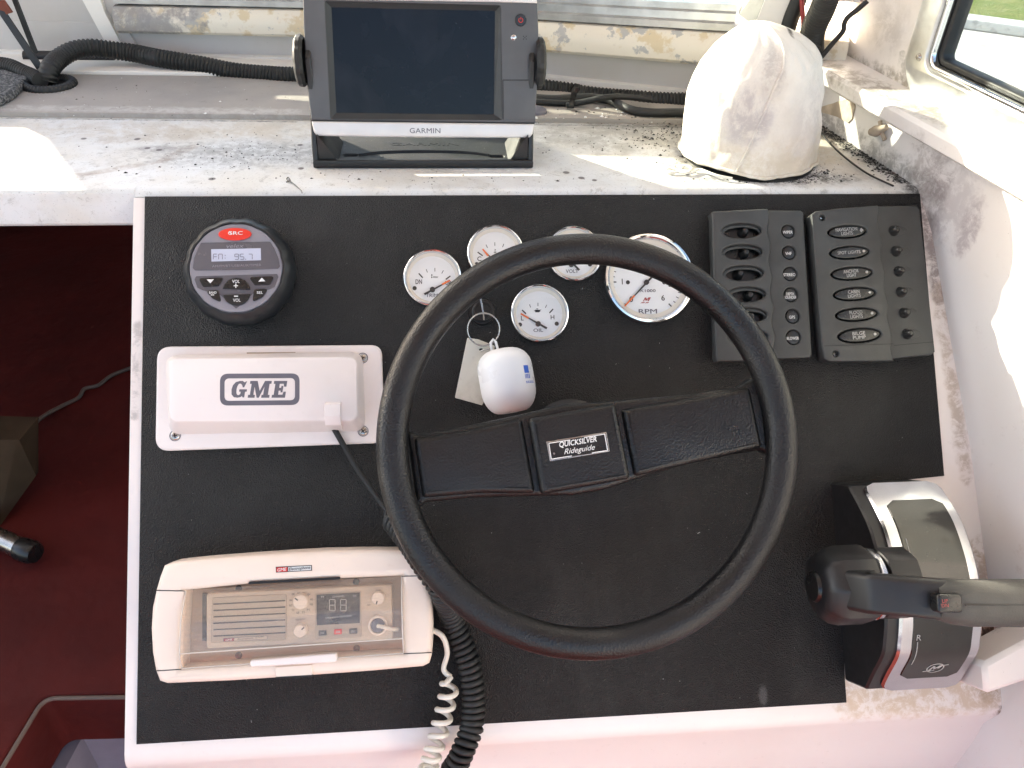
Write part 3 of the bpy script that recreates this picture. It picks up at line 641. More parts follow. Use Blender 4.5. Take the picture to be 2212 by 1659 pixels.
gauge('oil_gauge', 'round chrome gauge lettered OIL below the others, right of the key', (991, 702), 194, (985, 762),
      tk([((880, 673), (906, 697), 1), ((929, 637), (936, 657), 0), ((983, 627), (983, 649), 0), ((1039, 640), (1031, 660), 0), ((1081, 667), (1057, 693), 1)]),
      (872, 697), [('L', (882, 727), 0.0026, 0.0042, M_INK), ('H', (1077, 720), 0.0032, 0.0042, M_INK), ('OIL', (985, 804), 0.0095, 0.0034, M_INKG)],
      [(867, 768), (1104, 762)], (1041, 792), oilcan)
def motor(t, P, HF):
    for a, b in (((310, 458), (340, 460)), ((308, 463), (336, 465)), ((310, 456), (308, 464))): plate('symbol', bar(P(a), P(b), 0.0004), HF, HF + 0.0002, M_INK, t.o)
    for q in ((298, 448), (298, 462)): plate('symbol', ell(0.0014, 0.0016, 10, tuple(P(q)[:2])), HF, HF + 0.0002, M_INK, t.o)
gauge('trim_gauge', 'round chrome trim gauge reading towards UP, outermost beside the wheel rim', (303, 475), 194, (302, 540),
      tk([((214, 437), (240, 466), 1), ((262, 410), (270, 431), 0), ((318, 402), (318, 425), 0), ((373, 418), (362, 438), 0), ((418, 454), (388, 476), 1)]),
      (416, 482), [('DN', (214, 491), 0.0062, 0.0045, M_INK), ('UP', (404, 499), 0.0055, 0.0042, M_INK), ('TRIM', (298, 579), 0.0115, 0.0034, M_INKG)],
      [(187, 533), (424, 530)], (250, 572), motor)
def thermo(t, P, HF):
    for a, b in (((706, 280), (706, 298)), ((697, 300), (716, 300)), ((700, 305), (713, 305)), ((706, 285), (712, 285))): plate('symbol', bar(P(a), P(b), 0.0005), HF, HF + 0.0002, M_INK, t.o)
gauge('temperature_gauge', 'round chrome temperature gauge with needle near C, upper edge of wheel crossing it', (708, 316), 190, (705, 376),
      tk([((594, 300), (627, 324), 1), ((648, 252), (658, 273), 0), ((705, 237), (705, 260), 0), ((763, 247), (754, 268), 0), ((812, 290), (784, 314), 1)]),
      (626, 280), [('C', (605, 343), 0.0035, 0.0045, M_INK), ('H', (800, 338), 0.0035, 0.0045, M_INK), ('TEMP', (705, 415), 0.0125, 0.0034, M_INKG)],
      [(588, 378), (823, 378)], (760, 420), thermo)
gauge('volt_gauge', 'round chrome gauge lettered VOLT, half hidden by the top of the wheel', (1211, 320), 184, (1200, 378),
      tk([((1090, 300), (1120, 324), 1), ((1146, 254), (1156, 275), 0), ((1205, 240), (1205, 262), 0), ((1262, 250), (1253, 271), 0), ((1312, 294), (1284, 317), 1)]),
      (1130, 290), [('8', (1100, 345), 0.0035, 0.0045, M_INK), ('18', (1300, 342), 0.005, 0.0045, M_INK), ('VOLT', (1203, 423), 0.0125, 0.0036, M_INKG)],
      [(1085, 382), (1318, 380)], (1250, 416))
tt = []
for i in range(31):
    a = R(225 - 9 * i); big = i % 5 == 0; r0, r1 = (198, 236) if big else (210, 234)
    o = (1687, 493); ra = lambda r: (o[0] + r * math.cos(a), o[1] - r * math.sin(a) * 1.0); tt.append((ra(r0), ra(r1), 0.0012 if big else 0.0007))
def tach_extra(t, P, HF):
    for poly in ([(1660, 618), (1673, 593), (1681, 593), (1686, 603), (1697, 592), (1712, 592), (1698, 616), (1688, 616), (1697, 601), (1684, 613), (1677, 613), (1674, 603), (1667, 618)],
                 [(1644, 632), (1654, 622), (1662, 624), (1672, 620), (1672, 626), (1661, 630), (1654, 628)], [(1672, 634), (1682, 622), (1690, 624), (1698, 620), (1697, 627), (1688, 630), (1682, 628)]):
        plate('emblem', [tuple(P(q)[:2]) for q in poly], HF, HF + 0.0002, M_INKR, t.o)
gauge('tachometer', 'large chrome tachometer lettered RPM, beside the switch panel', (1693, 478), 294, (1685, 493), tt, (1540, 652),
      [('0', (1585, 604), 0.0040, 0.0056, M_INK), ('1', (1527, 490), 0.0028, 0.0056, M_INK), ('2', (1573, 398), 0.0044, 0.0056, M_INK), ('3', (1687, 340), 0.0044, 0.0056, M_INK),
       ('4', (1800, 398), 0.0044, 0.0056, M_INK), ('5', (1835, 506), 0.0044, 0.0056, M_INK), ('6', (1790, 595), 0.0044, 0.0056, M_INK),
       ('X1000', (1690, 549), 0.0165, 0.0029, M_INKG), ('RPM', (1692, 682), 0.0185, 0.0045, M_INKG)], [(1563, 495), (1797, 495)], (1732, 446), tach_extra)

# ------------------------------------------------------------------ round stereo
HB = 0.024; c = pan(Z4(640, 447), HB)
t = Thing('marine_stereo', 'round black marine stereo with grey face and red source button', 'stereo', PM @ Matrix.Translation((c.x, c.y, 0)))
Rb = (t.at(Z4(1000, 466), 0.008) - t.at(Z4(332, 466), 0.008)).length / 2
fc = t.at(Z4(640, 447), HB); Rf = (t.at(Z4(921, 447), HB) - t.at(Z4(359, 447), HB)).length / 2
def scal(a):
    s = (a / (2*math.pi) * 14) % 1.0; return 1.0 - 0.022 * max(0.0, 1 - abs(s - 0.5) / 0.28) ** 0.7
lathe('body_ring', [(Rb*0.92, 0), (Rb*0.99, 0.002), (Rb, 0.006), (Rb, 0.009), (Rb*0.985, 0.013), (Rb*0.955, 0.017), (Rb*0.915, 0.0205), (Rf*1.035, 0.0240), (Rf*1.0, 0.0242), (Rf*0.99, 0.0225)], M_STRING, t.o, 168, scal=scal, c=(0, 0, 0))
lathe('face', [(0, HB - 0.0006), (Rf*0.975, HB - 0.0006), (Rf*0.992, HB - 0.0014)], M_STGREY, t.o, 72, c=(fc.x, fc.y, 0))
def sp(q, h=HB): return t.at(Z4(*q), h)
def poly4(name, qs, z0, z1, mat, r=0.0, bevel=0.0, par=None): return plate(name, roundpoly([tuple(sp(q)[:2]) for q in qs], r) if r else [tuple(sp(q)[:2]) for q in qs], z0, z1, mat, par or t.o, bevel)
h = HB - 0.0005
b = plate('source_button', ell(0.0305, 0.0122, 36, tuple(sp((635, 248))[:2])), h, h + 0.0022, M_RED, t.o, 0.001)
p = sp((643, 243)); text('SRC', 0.0122, 0.0033, M_INKW, (p.x, p.y, h + 0.0023), b, bold=0.012)
p = sp((606, 243)); plate('lettering', [ell(0.0030, 0.0030, 16, tuple(p[:2])), ell(0.0021, 0.0021, 16, tuple(p[:2]))], h + 0.0022, h + 0.0024, M_INKW, b)
plate('lettering', bar((p.x, p.y + 0.0002), (p.x, p.y + 0.0019), 0.0005), h + 0.0024, h + 0.0026, M_INKW, b)
wv = poly4('display_window', [(432, 298), (843, 291), (868, 330), (893, 390), (902, 440), (890, 452), (640, 460), (395, 462), (383, 448), (393, 385), (415, 330)], h, h + 0.0007, M_STDARK, 0.002, 0.0002)
poly4('display', [(493, 337), (788, 331), (790, 402), (495, 410)], h + 0.0007, h + 0.0009, M_LCD, 0, 0, wv)
def seg7(s, x0, y0, w, hh, gap, mat, par, z, P, th):
    S = {'F': 'afeg', 'M': 'abcef', '1': 'bc', '9': 'abcdfg', '5': 'acdfg', '7': 'abc', '8': 'abcdefg'}
    L = {'a': ((0, 1), (1, 1)), 'b': ((1, 1), (1, .5)), 'c': ((1, .5), (1, 0)), 'd': ((0, 0), (1, 0)), 'e': ((0, 0), (0, .5)), 'f': ((0, .5), (0, 1)), 'g': ((0, .5), (1, .5))}
    for i, ch in enumerate(s):
        if ch == ' ': continue
        if ch in '.:':
            for yy in ((0.05,) if ch == '.' else (0.25, 0.75)): q = P((x0 + i*gap + w*0.3, y0 - yy*hh)); plate('segment', ell(0.0009, 0.0009, 8, (q.x, q.y)), z, z + 0.0001, mat, par)
            continue
        for g in S[ch]:
            (ax, ay), (bx, by) = L[g]; A, B = P((x0 + i*gap + ax*w, y0 - ay*hh)), P((x0 + i*gap + bx*w, y0 - by*hh)); plate('segment', bar(A.lerp(B, .06), A.lerp(B, .94), th), z, z + 0.0001, mat, par)
seg7('FM: 95', 506, 398, 22, 32, 32, M_INKG, wv, h + 0.0010, sp, 0.0006); seg7('.7', 692, 398, 22, 32, 24, M_INKG, wv, h + 0.0010, sp, 0.0006)
p = sp((636, 317)); text('velex', 0.0160, 0.0040, M_STGREY, (p.x, p.y, h + 0.0008), wv, rot=0.02, shear=0.25)
p = sp((645, 434)); text('AM/FM/BT/USB/AUX/TIMER', 0.045, 0.0022, M_STGREY, (p.x, p.y, h + 0.0008), wv, rot=0.02)
pad = poly4('keypad', [(402, 497), (885, 483), (893, 500), (870, 560), (838, 575), (742, 600), (640, 690), (548, 610), (440, 580), (410, 565), (393, 515)], h - 0.0003, h + 0.0003, M_STDARK, 0.0012)
def key(nm, qs, r=0.0022): return poly4(nm, qs, h, h + 0.0016, M_SWB, r, 0.0006)
k1 = key('button', [(416, 510), (572, 505), (537, 557), (445, 562)]); k2 = key('button', [(715, 503), (870, 497), (842, 548), (752, 552)])
k3 = key('button', [(458, 584), (534, 580), (556, 657), (500, 630)]); k4 = key('button', [(748, 576), (835, 572), (800, 622), (738, 655)])
k5 = plate('button', [tuple(sp((645 + 82*math.cos(a), 584 - 76*math.sin(a)))[:2]) for a in [R(x) for x in range(4, 177, 8)]], h, h + 0.0020, M_SWB, t.o, 0.0007)
k6 = plate('button', [tuple(sp((645 + 82*math.cos(a), 599 + 74*math.sin(a)))[:2]) for a in [R(x) for x in range(4, 177, 8)]], h, h + 0.0020, M_SWB, t.o, 0.0007)
def tx4(s, q, w, hh, par, z=None): p = sp(q, HB + 0.0015); text(s, w, hh, M_INKW, (p.x, p.y, z or h + 0.0021), par, bold=0.012)
for kp_, tri in ((k1, [(468, 518), (510, 517), (489, 541)]), (k2, [(775, 531), (817, 529), (796, 507)])): poly4('arrow', tri, h + 0.0016, h + 0.0018, M_INKW, 0, 0, kp_)
tx4('VOL', (640, 528), 0.0068, 0.0030, k5); tx4('VOL', (645, 640), 0.0068, 0.0030, k6)
for qs in (((629, 556), (655, 556)), ((642, 543), (642, 569))): plate('lettering', bar(sp(qs[0]), sp(qs[1]), 0.0009), h + 0.0020, h + 0.0022, M_INKW, k5)
plate('lettering', bar(sp((631, 618)), sp((655, 618)), 0.0010), h + 0.0020, h + 0.0022, M_INKW, k6)
tx4('BAND', (502, 594), 0.0066, 0.0022, k3, h + 0.0017); tx4('SEL', (782, 594), 0.0055, 0.0024, k4, h + 0.0017)
poly4('arrow', [(493, 604), (493, 615), (501, 610)], h + 0.0016, h + 0.0018, M_INKW, 0, 0, k3)
for x in (504, 510): plate('lettering', bar(sp((x, 604)), sp((x, 615)), 0.0004), h + 0.0016, h + 0.0018, M_INKW, k3)

# ------------------------------------------------------------------ white covered box with logo
t = on_panel('speaker_box', 'white plastic box lettered GME in a rounded frame', 'box', Z4(840, 1222))
def gp(q, hh=0.0): return t.at(Z4(*q), hh)
def pl4(q, hh): p = gp(q, hh); return (p.x, p.y)
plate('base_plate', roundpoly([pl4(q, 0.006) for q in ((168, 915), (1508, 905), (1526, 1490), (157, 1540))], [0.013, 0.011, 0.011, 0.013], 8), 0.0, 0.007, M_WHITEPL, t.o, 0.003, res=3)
HL = 0.030
lo = roundpoly([pl4(q, 0.008) for q in ((225, 972), (1395, 950), (1412, 1420), (250, 1440))], 0.012, 8)
hi = roundpoly([pl4(q, HL) for q in ((236, 985), (1362, 975), (1368, 1362), (240, 1368))], 0.010, 8)
n = len(lo); vs = [(x, y, 0.006) for x, y in lo] + [(x, y, 0.012) for x, y in lo]
m1 = [(a[0]*0.12 + b[0]*0.88, a[1]*0.12 + b[1]*0.88) for a, b in zip(lo, hi)]
cen = (sum(x for x, y in hi)/n, sum(y for x, y in hi)/n)
vs += [(x, y, HL - 0.0045) for x, y in m1] + [(x, y, HL - 0.0012) for x, y in hi] + [(cen[0] + (x - cen[0])*0.985, cen[1] + (y - cen[1])*0.96, HL) for x, y in hi]
fs = [(L*n + i, L*n + (i+1) % n, (L+1)*n + (i+1) % n, (L+1)*n + i) for L in range(4) for i in range(n)] + [tuple(4*n + i for i in range(n))]
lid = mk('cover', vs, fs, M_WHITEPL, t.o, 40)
z = HL
def fr4(x0, y0, x1, y1): return [pl4(q, z) for q in ((x0, y0), (x1, y0 - 2), (x1, y1 - 4), (x0, y1))]
plate('logo_frame', [roundpoly(fr4(545, 1078, 1019, 1268), 0.0075, 8), roundpoly(fr4(572, 1106, 992, 1240), 0.0045, 8)], z, z + 0.0002, M_INKG, lid)
# slab letters G M E, leaning
GL = {
 'G': [(0.55, 0.62), (0.62, 0.62), (0.72, 0.97), (0.66, 0.97), (0.62, 0.91), (0.50, 1.0), (0.36, 1.0), (0.16, 0.93), (0.04, 0.75), (0.0, 0.5), (0.04, 0.2), (0.18, 0.03), (0.36, 0.0), (0.50, 0.03), (0.58, 0.10), (0.62, 0.02), (0.70, 0.02), (0.70, 0.36), (0.78, 0.36), (0.78, 0.50), (0.40, 0.50), (0.40, 0.36), (0.48, 0.36), (0.48, 0.22), (0.40, 0.15), (0.33, 0.17), (0.27, 0.28), (0.25, 0.5), (0.27, 0.7), (0.33, 0.83), (0.42, 0.84), (0.50, 0.76)],
 'M': [(0, 0), (0.38, 0), (0.38, 0.17), (0.29, 0.17), (0.29, 0.66), (0.50, 0), (0.62, 0), (0.84, 0.66), (0.84, 0.17), (0.75, 0.17), (0.75, 0), (1.20, 0), (1.20, 0.17), (1.10, 0.17), (1.10, 0.83), (1.20, 0.83), (1.20, 1), (0.82, 1), (0.61, 0.40), (0.41, 1), (0, 1), (0, 0.83), (0.10, 0.83), (0.10, 0.17), (0, 0.17)],
 'E': [(0, 0), (0.80, 0), (0.80, 0.36), (0.66, 0.36), (0.62, 0.18), (0.36, 0.18), (0.36, 0.42), (0.48, 0.42), (0.48, 0.32), (0.60, 0.32), (0.60, 0.70), (0.48, 0.70), (0.48, 0.59), (0.36, 0.59), (0.36, 0.83), (0.60, 0.83), (0.64, 0.66), (0.78, 0.66), (0.78, 1), (0, 1), (0, 0.83), (0.10, 0.83), (0.10, 0.17), (0, 0.17)]}
for ch, x0, x1 in (('G', 614, 706), ('M', 718, 846), ('E', 860, 940)):
    wmax = max(p[0] for p in GL[ch])
    plate('letter', [pl4((x0 + p[0]/wmax*(x1 - x0) + (p[1] - 0.5)*16, 1221 - p[1]*100), z) for p in GL[ch]], z, z + 0.0002, M_INKG, lid)
plate('name_strip', [pl4(q, 0.007) for q in ((705, 951), (995, 949), (995, 962), (705, 964))], 0.0068, 0.0075, M_RADIOGR, t.o)
def screw(par, x, y, z, r=0.0042, mat=None):
    s = lathe('screw', [(0, 0.0008), (r*0.55, 0.0012), (r*0.9, 0.0006), (r, 0)], mat or M_STEEL, par, 18, c=(x, y, z))
    a = random.random()
    for k in (0, math.pi/2): plate('slot', bar((x - r*0.55*math.cos(a+k), y - r*0.55*math.sin(a+k)), (x + r*0.55*math.cos(a+k), y + r*0.55*math.sin(a+k)), r*0.22), z + 0.0009, z + 0.00135, M_BLACKDARK, s)
for q in ((1395, 985), (278, 1447), (1398, 1420), (272, 992)):
    if q == (272, 992): continue
    p = gp(q, 0.007); lathe('screw_well', [(0.0052, 0.0004), (0.0045, 0.0001)], M_INKG, t.o, 18, c=(p.x, p.y, 0.007)); screw(t.o, p.x, p.y, 0.007)
# cable clip on the cover
pc = gp((1216, 1300), HL + 0.004)
cl = [(gp((1216, 1250), HL + 0.003).y, HL + 0.0005), (gp((1216, 1258), HL + 0.005).y, HL + 0.005), (gp((1216, 1330), HL + 0.005).y, HL + 0.006), (gp((1216, 1385), HL - 0.001).y, HL + 0.001), (gp((1216, 1412), 0.020).y, 0.018), (gp((1216, 1420), 0.012).y, 0.010)]
w2 = 0.0072; vs = []
for y, zz in cl: vs += [(pc.x - w2, y, zz), (pc.x + w2, y, zz), (pc.x + w2, y + 0.003, zz - 0.005), (pc.x - w2, y + 0.003, zz - 0.005)]
fs = [(i*4 + k, i*4 + (k+1) % 4, (i+1)*4 + (k+1) % 4, (i+1)*4 + k) for i in range(len(cl) - 1) for k in range(4)] + [(0, 1, 2, 3), tuple(len(vs) - 4 + k for k in range(4))]
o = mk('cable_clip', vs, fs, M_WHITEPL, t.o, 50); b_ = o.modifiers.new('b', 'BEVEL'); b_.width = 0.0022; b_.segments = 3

# ------------------------------------------------------------------ marine radio behind its clear door
t = on_panel('marine_radio', 'cream marine radio behind a clear flip door, lower on the panel', 'radio', Z5(930, 600), rot=0.02)
HT = 0.046
def rq(q, hh=HT): p = t.at(Z5(*q), hh); return (p.x, p.y)
OUT = [(150, 436), (172, 360), (196, 298), (240, 278), (420, 260), (640, 243), (880, 226), (1100, 213), (1330, 208), (1570, 208), (1650, 225), (1695, 290), (1720, 380), (1740, 500), (1748, 640), (1745, 760), (1738, 820), (1725, 862), (1690, 880), (1400, 906), (1000, 935), (600, 962), (215, 979), (170, 965), (147, 905), (128, 800), (120, 660), (128, 540)]
WIN = [(322, 441), (690, 402), (1215, 372), (1566, 357), (1572, 580), (1578, 801), (1190, 822), (700, 860), (302, 889), (308, 660)]
# outline shrinks a little from the base to the front
def loopz(pts, hh, f=1.0): 
    L = [rq(q, HT) for q in pts]; cx = sum(p[0] for p in L)/len(L); cy = sum(p[1] for p in L)/len(L)
    return [(cx + (x - cx)*f, cy + (y - cy)*f) for x, y in L]
body = plate('body', [loopz(OUT, HT), loopz(WIN, HT)], 0.008, HT, M_CREAM, t.o, 0.0065, res=4, smooth=50)
plate('back_flange', loopz(OUT, HT, 0.985), 0.0, 0.009, M_CREAM, t.o, 0.001)
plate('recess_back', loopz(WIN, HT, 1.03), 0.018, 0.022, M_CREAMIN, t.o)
# hood seam and end cheeks
for a, b in (((156, 437), (322, 441)), ((1566, 357), (1716, 352)), ((146, 900), (302, 890)), ((1578, 801), (1738, 794))): plate('seam', bar(rq(a), rq(b), 0.0007), HT - 0.0005, HT + 0.0003, M_BLACKDARK, t.o)
plate('door_notch', roundpoly([rq(q) for q in ((688, 402), (690, 388), (1213, 360), (1215, 374))], 0.0008), HT - 0.001, HT + 0.0004, M_BLACKDARK, t.o)
# radio front inside the recess
HR = 0.036
def rr(q, hh=HR): p = t.at(Z5(*q), hh); return (p.x, p.y)
def r15(q, hh=HR): p = t.at(Z15(*q), hh); return (p.x, p.y)
rad = plate('radio_unit', roundpoly([r15(q) for q in ((300, 240), (1895, 165), (1905, 640), (300, 715))], 0.003), 0.021, HR, M_RADIO, t.o, 0.0015)
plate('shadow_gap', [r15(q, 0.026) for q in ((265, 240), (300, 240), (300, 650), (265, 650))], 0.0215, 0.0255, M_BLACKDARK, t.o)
gr = plate('speaker_grille', roundpoly([r15(q) for q in ((352, 275), (995, 243), (988, 640), (340, 665))], 0.002), HR - 0.001, HR + 0.0010, M_RADIOGR, rad, 0.0006)
for i in range(6):
    y0 = 330 + i*55; 
    plate('slot', bar(r15((365, y0)), r15((982, y0 - 30)), 0.0011), HR + 0.0008, HR + 0.0013, M_BLACKDARK, gr)
bd = plate('name_badge', [r15(q) for q in ((450, 623), (828, 600), (828, 630), (450, 652))], HR + 0.001, HR + 0.0014, M_INKG, gr)
plate('badge_field', [r15(q) for q in ((545, 620), (824, 603), (824, 627), (545, 644))], HR + 0.0014, HR + 0.0016, M_RADIO, bd)
p = r15((685, 622)); text('Electrophone  GX294', 0.0225, 0.0020, M_INK, (*p, HR + 0.0016), bd, rot=0.035, shear=0.2)
p = r15((500, 635)); plate('badge_red', [r15(q) for q in ((455, 626), (540, 621), (540, 644), (455, 649))], HR + 0.0014, HR + 0.0016, M_INKR, bd); text('GME', 0.006, 0.0016, M_INKW, (*p, HR + 0.0017), bd, rot=0.035, shear=0.2)
def knob(q, r, hh, mat=None, mark=None, zb=HR):
    x, y = r15(q, HR + hh*0.6); k = lathe('knob', [(0, hh), (r*0.85, hh), (r*0.97, hh - 0.0012), (r, hh*0.5), (r*1.03, 0)], mat or M_CREAM, rad, 30, c=(x, y, zb))
    if mark is not None: a = R(mark); plate('mark', bar((x + r*0.35*math.cos(a), y + r*0.35*math.sin(a)), (x + r*0.85*math.cos(a), y + r*0.85*math.sin(a)), 0.0011), zb + hh, zb + hh + 0.0002, M_INK, k)
knob((1112, 310), 0.0068, 0.007, mark=140); knob((1110, 560), 0.0058, 0.008, mark=40); knob((1780, 280), 0.0060, 0.007, mark=250)
for s, q in (('88', (1048, 245)), ('80', (1098, 238)), ('81', (1138, 238)), ('84', (1184, 248)), ('86', (1028, 297)), ('82', (1026, 342)), ('72', (1048, 383)), ('68', (1088, 405)), ('P2', (1138, 402)), ('P1', (1178, 380)), ('98', (1204, 335)), ('90', (1206, 292))):
    p = r15(q); text(s, 0.0024, 0.0018, M_INK, (*p, HR + 0.0001), rad)
p = r15((1112, 463)); text('SQUELCH', 0.0080, 0.0017, M_INK, (*p, HR + 0.0001), rad, rot=0.03)
p = r15((1782, 214)); text('DIM', 0.0040, 0.0017, M_INK, (*p, HR + 0.0001), rad); p = r15((1698, 340)); text('OFF', 0.0028, 0.0015, M_INK, (*p, HR + 0.0001), rad)
plate('surround', roundpoly([r15(q) for q in ((1236, 238), (1632, 215), (1638, 615), (1240, 635))], 0.0015), HR - 0.001, HR + 0.0006, M_RADIOGR, rad, 0.0003)
dsp = plate('display', [r15(q) for q in ((1250, 250), (1622, 230), (1622, 492), (1252, 512))], HR, HR + 0.0010, M_SCREEN, rad)
seg7('88', 1362, 388, 48, 98, 95, M_INKWD, dsp, HR + 0.0010, lambda q: V((*r15(q), 0)), 0.0006)
p = r15((1440, 440)); text('27MHz MARINE TRANSCEIVER', 0.0230, 0.0015, M_INKWD, (*p, HR + 0.0011), dsp, rot=0.03)
for s, q in (('TX', (1302, 268)), ('CHANNEL', (1440, 264)), ('RX', (1580, 258))): p = r15(q); text(s, 0.003 if len(s) < 3 else 0.011, 0.0017, M_INKWD, (*p, HR + 0.0011), dsp)
for s, q, mt in (('DW', (1302, 577), M_BLACK), ('88', (1435, 567), M_RED), ('ESC', (1566, 562), M_BLACK)):
    x, y = r15(q); k = plate('button', roundpoly([(x - .0034, y - .0022), (x + .0034, y - .0022), (x + .0034, y + .0022), (x - .0034, y + .0022)], 0.0004), HR, HR + 0.002, mt, rad, 0.0004); text(s, 0.0036, 0.0018, M_INKWD, (x, y, HR + 0.0021), k, shear=0.2)
p = r15((1778, 512)); lathe('socket', [(0.0085, 0.0), (0.0085, 0.003), (0.0074, 0.0036), (0.0066, 0.003), (0.0063, 0.0004), (0, 0.0004)], M_CREAM, rad, 36, c=(*p, HR))
lathe('socket_plug', [(0.0060, 0.0006), (0.0058, 0.0030), (0.0020, 0.0042), (0, 0.0042)], M_INKG, rad, 30, c=(*p, HR))
pts = spline([V((*p, HR + 0.004)), V((p[0] + 0.006, p[1] - 0.001, HR + 0.007)), V((p[0] + 0.013, p[1] - 0.004, HR + 0.003)), V((p[0] + 0.017, p[1] - 0.006, HR - 0.006))], 6)
tube('microphone_lead', pts, 0.0019, M_CORDW, rad, 8)
for q in ((578, 775), (1595, 715), (578, 200), (1590, 142)): x, y = r15(q, 0.0225); lathe('fixing_screw', [(0, 0.0015), (0.0028, 0.001), (0.0032, 0)], M_BLACK, t.o, 14, c=(x, y, 0.022))
# clear door, bowed, hinged at the bottom
q0 = [loopz(WIN, HT)[i] for i in (0, 3, 5, 8)]
vs, fs = [], []; nu, nv = 14, 14
for j in range(nv + 1):
    v_ = j / nv
    for i in range(nu + 1):
        u_ = i / nu; tp = V(q0[0]).lerp(V(q0[1]), u_); bt = V(q0[3]).lerp(V(q0[2]), u_); p = tp.lerp(bt, v_)
        vs.append((p.x, p.y, HT - 0.004 + 0.0105 * min(1.0, 1.6 * math.sin(math.pi * min(v_ * 0.62 + 0.0, 1))) * (1 - max(0, (v_ - 0.72) / 0.28) ** 2 * 0.9)))
for j in range(nv):
    for i in range(nu): a = j*(nu+1) + i; fs.append((a, a+1, a+nu+2, a+nu+1))
door = mk('clear_door', vs, fs, M_DOOR, t.o, 60)
for idx in ([j*(nu+1) for j in range(nv+1)], [j*(nu+1) + nu for j in range(nv+1)], [nv*(nu+1) + i for i in range(nu+1)], [11*(nu+1) + i for i in range(nu+1)]):
    tube('door_glint', [V(vs[i]) + V((0, 0, 0.0002)) for i in idx], 0.0006, M_DOORGLINT, door, 6)  # pale tubes paint highlights along the door's edges and fold
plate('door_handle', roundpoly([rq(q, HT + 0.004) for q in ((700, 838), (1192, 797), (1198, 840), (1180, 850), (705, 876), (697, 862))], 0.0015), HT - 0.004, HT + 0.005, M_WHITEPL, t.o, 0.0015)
lt = plate('latch', [rq(q, HT) for q in ((843, 876), (1054, 862), (1056, 926), (846, 938))], HT - 0.002, HT + 0.0012, M_CREAM, t.o, 0.0005)
plate('latch_edge', [rq(q, HT) for q in ((846, 932), (1056, 920), (1056, 930), (846, 941))], HT - 0.003, HT + 0.0015, M_BLACKDARK, lt)
bd = plate('badge', [rq(q) for q in ((845, 302), (1052, 292), (1053, 324), (846, 335))], HT, HT + 0.0004, M_INK, t.o)
plate('badge_field', [rq(q) for q in ((850, 306), (912, 303), (912, 328), (850, 331))], HT + 0.0004, HT + 0.0006, M_RED, bd); plate('badge_field', [rq(q) for q in ((917, 303), (1048, 296), (1048, 320), (917, 327))], HT + 0.0004, HT + 0.0006, M_INKW, bd)
x, y = rq((881, 317)); text('GME', 0.0078, 0.0028, M_INKW, (x, y, HT + 0.0007), bd, rot=0.03, shear=0.2, bold=0.012); x, y = rq((982, 312)); text('Electrophone', 0.0186, 0.0033, M_INK, (x, y, HT + 0.0007), bd, rot=0.03, shear=0.25, bold=0.012)

# ------------------------------------------------------------------ switch panels
def wave(x, y0, y1, amp, n=40, ph=0.0, lean=0.0): return [(x + lean*(i/n) + amp*math.sin(i/n*math.pi*10 + ph), y0 + (y1 - y0)*i/n) for i in range(n + 1)]
t = on_panel('switch_panel', 'charcoal switch panel with toggles lettered WIPER to BLOWER', 'switch panel', Z7(490, 590), rot=0.012)
H1, H2 = 0.016, 0.0125
def s7(q, hh): p = t.at(Z7(*q), hh); return (p.x, p.y)
wl = [s7(q, H1) for q in wave(532, 100, 1082, 9, lean=48)]
ells = [((365, 243), 262, 98), ((370, 380), 262, 98), ((378, 517), 262, 98), ((398, 655), 250, 98), ((405, 790), 250, 98), ((405, 930), 262, 98)]
sc7 = (V(s7((500, 500), H1)) - V(s7((400, 500), H1))).length / 100
hol = [ell(w*sc7, h_*sc7, 30, s7(c, H1)) for c, w, h_ in ells]
lf = plate('raised_half', [roundpoly([s7((165, 120), H1)], 0) if False else [s7((205, 1088), H1), s7((196, 1060), H1), s7((172, 160), H1), s7((166, 128), H1), s7((185, 117), H1)] + wl] + hol, 0.003, H1, M_GREYPL, t.o, 0.0022, res=3)
rh = [((665, 248), 45), ((670, 385), 45), ((676, 522), 45), ((682, 657), 47), ((693, 796), 46), ((698, 932), 48)]
wl2 = [s7(q, H2) for q in wave(522, 112, 1072, 9, lean=48)]
rt = plate('lower_half', [[s7((762, 130), H2), s7((745, 113), H2)] + wl2 + [s7((805, 1064), H2), s7((818, 1040), H2)]] + [ell(2*r*sc7, 2*r*sc7, 24, s7(c, H2)) for c, r in rh], 0.003, H2, M_GREYPL, t.o, 0.0016, res=3)
plate('backing', [s7(q, 0.004) for q in ((185, 125), (760, 125), (812, 1055), (205, 1075))], 0.0, 0.0045, M_SWB, t.o)
for i, (c, w, h_) in enumerate(ells):
    x, y = s7((c[0] + (-25 if i == 2 else 18), c[1] + 4), 0.012)
    k = lathe('toggle', [(0, 0.0148), (0.0022, 0.0143), (0.0034, 0.0125), (0.0036, 0.0085), (0.0052, 0.0050), (0.0060, 0.0040)], M_TOG, t.o, 18, c=(x, y, 0))
    plate('dish', [ell(w*sc7*1.03, h_*sc7*1.06, 30, s7(c, H1)), ell(w*sc7*0.86, h_*sc7*0.72, 30, s7((c[0] + 8, c[1] + 6), H1))], 0.0085, 0.0115, M_GREYPL, t.o, 0.0012)
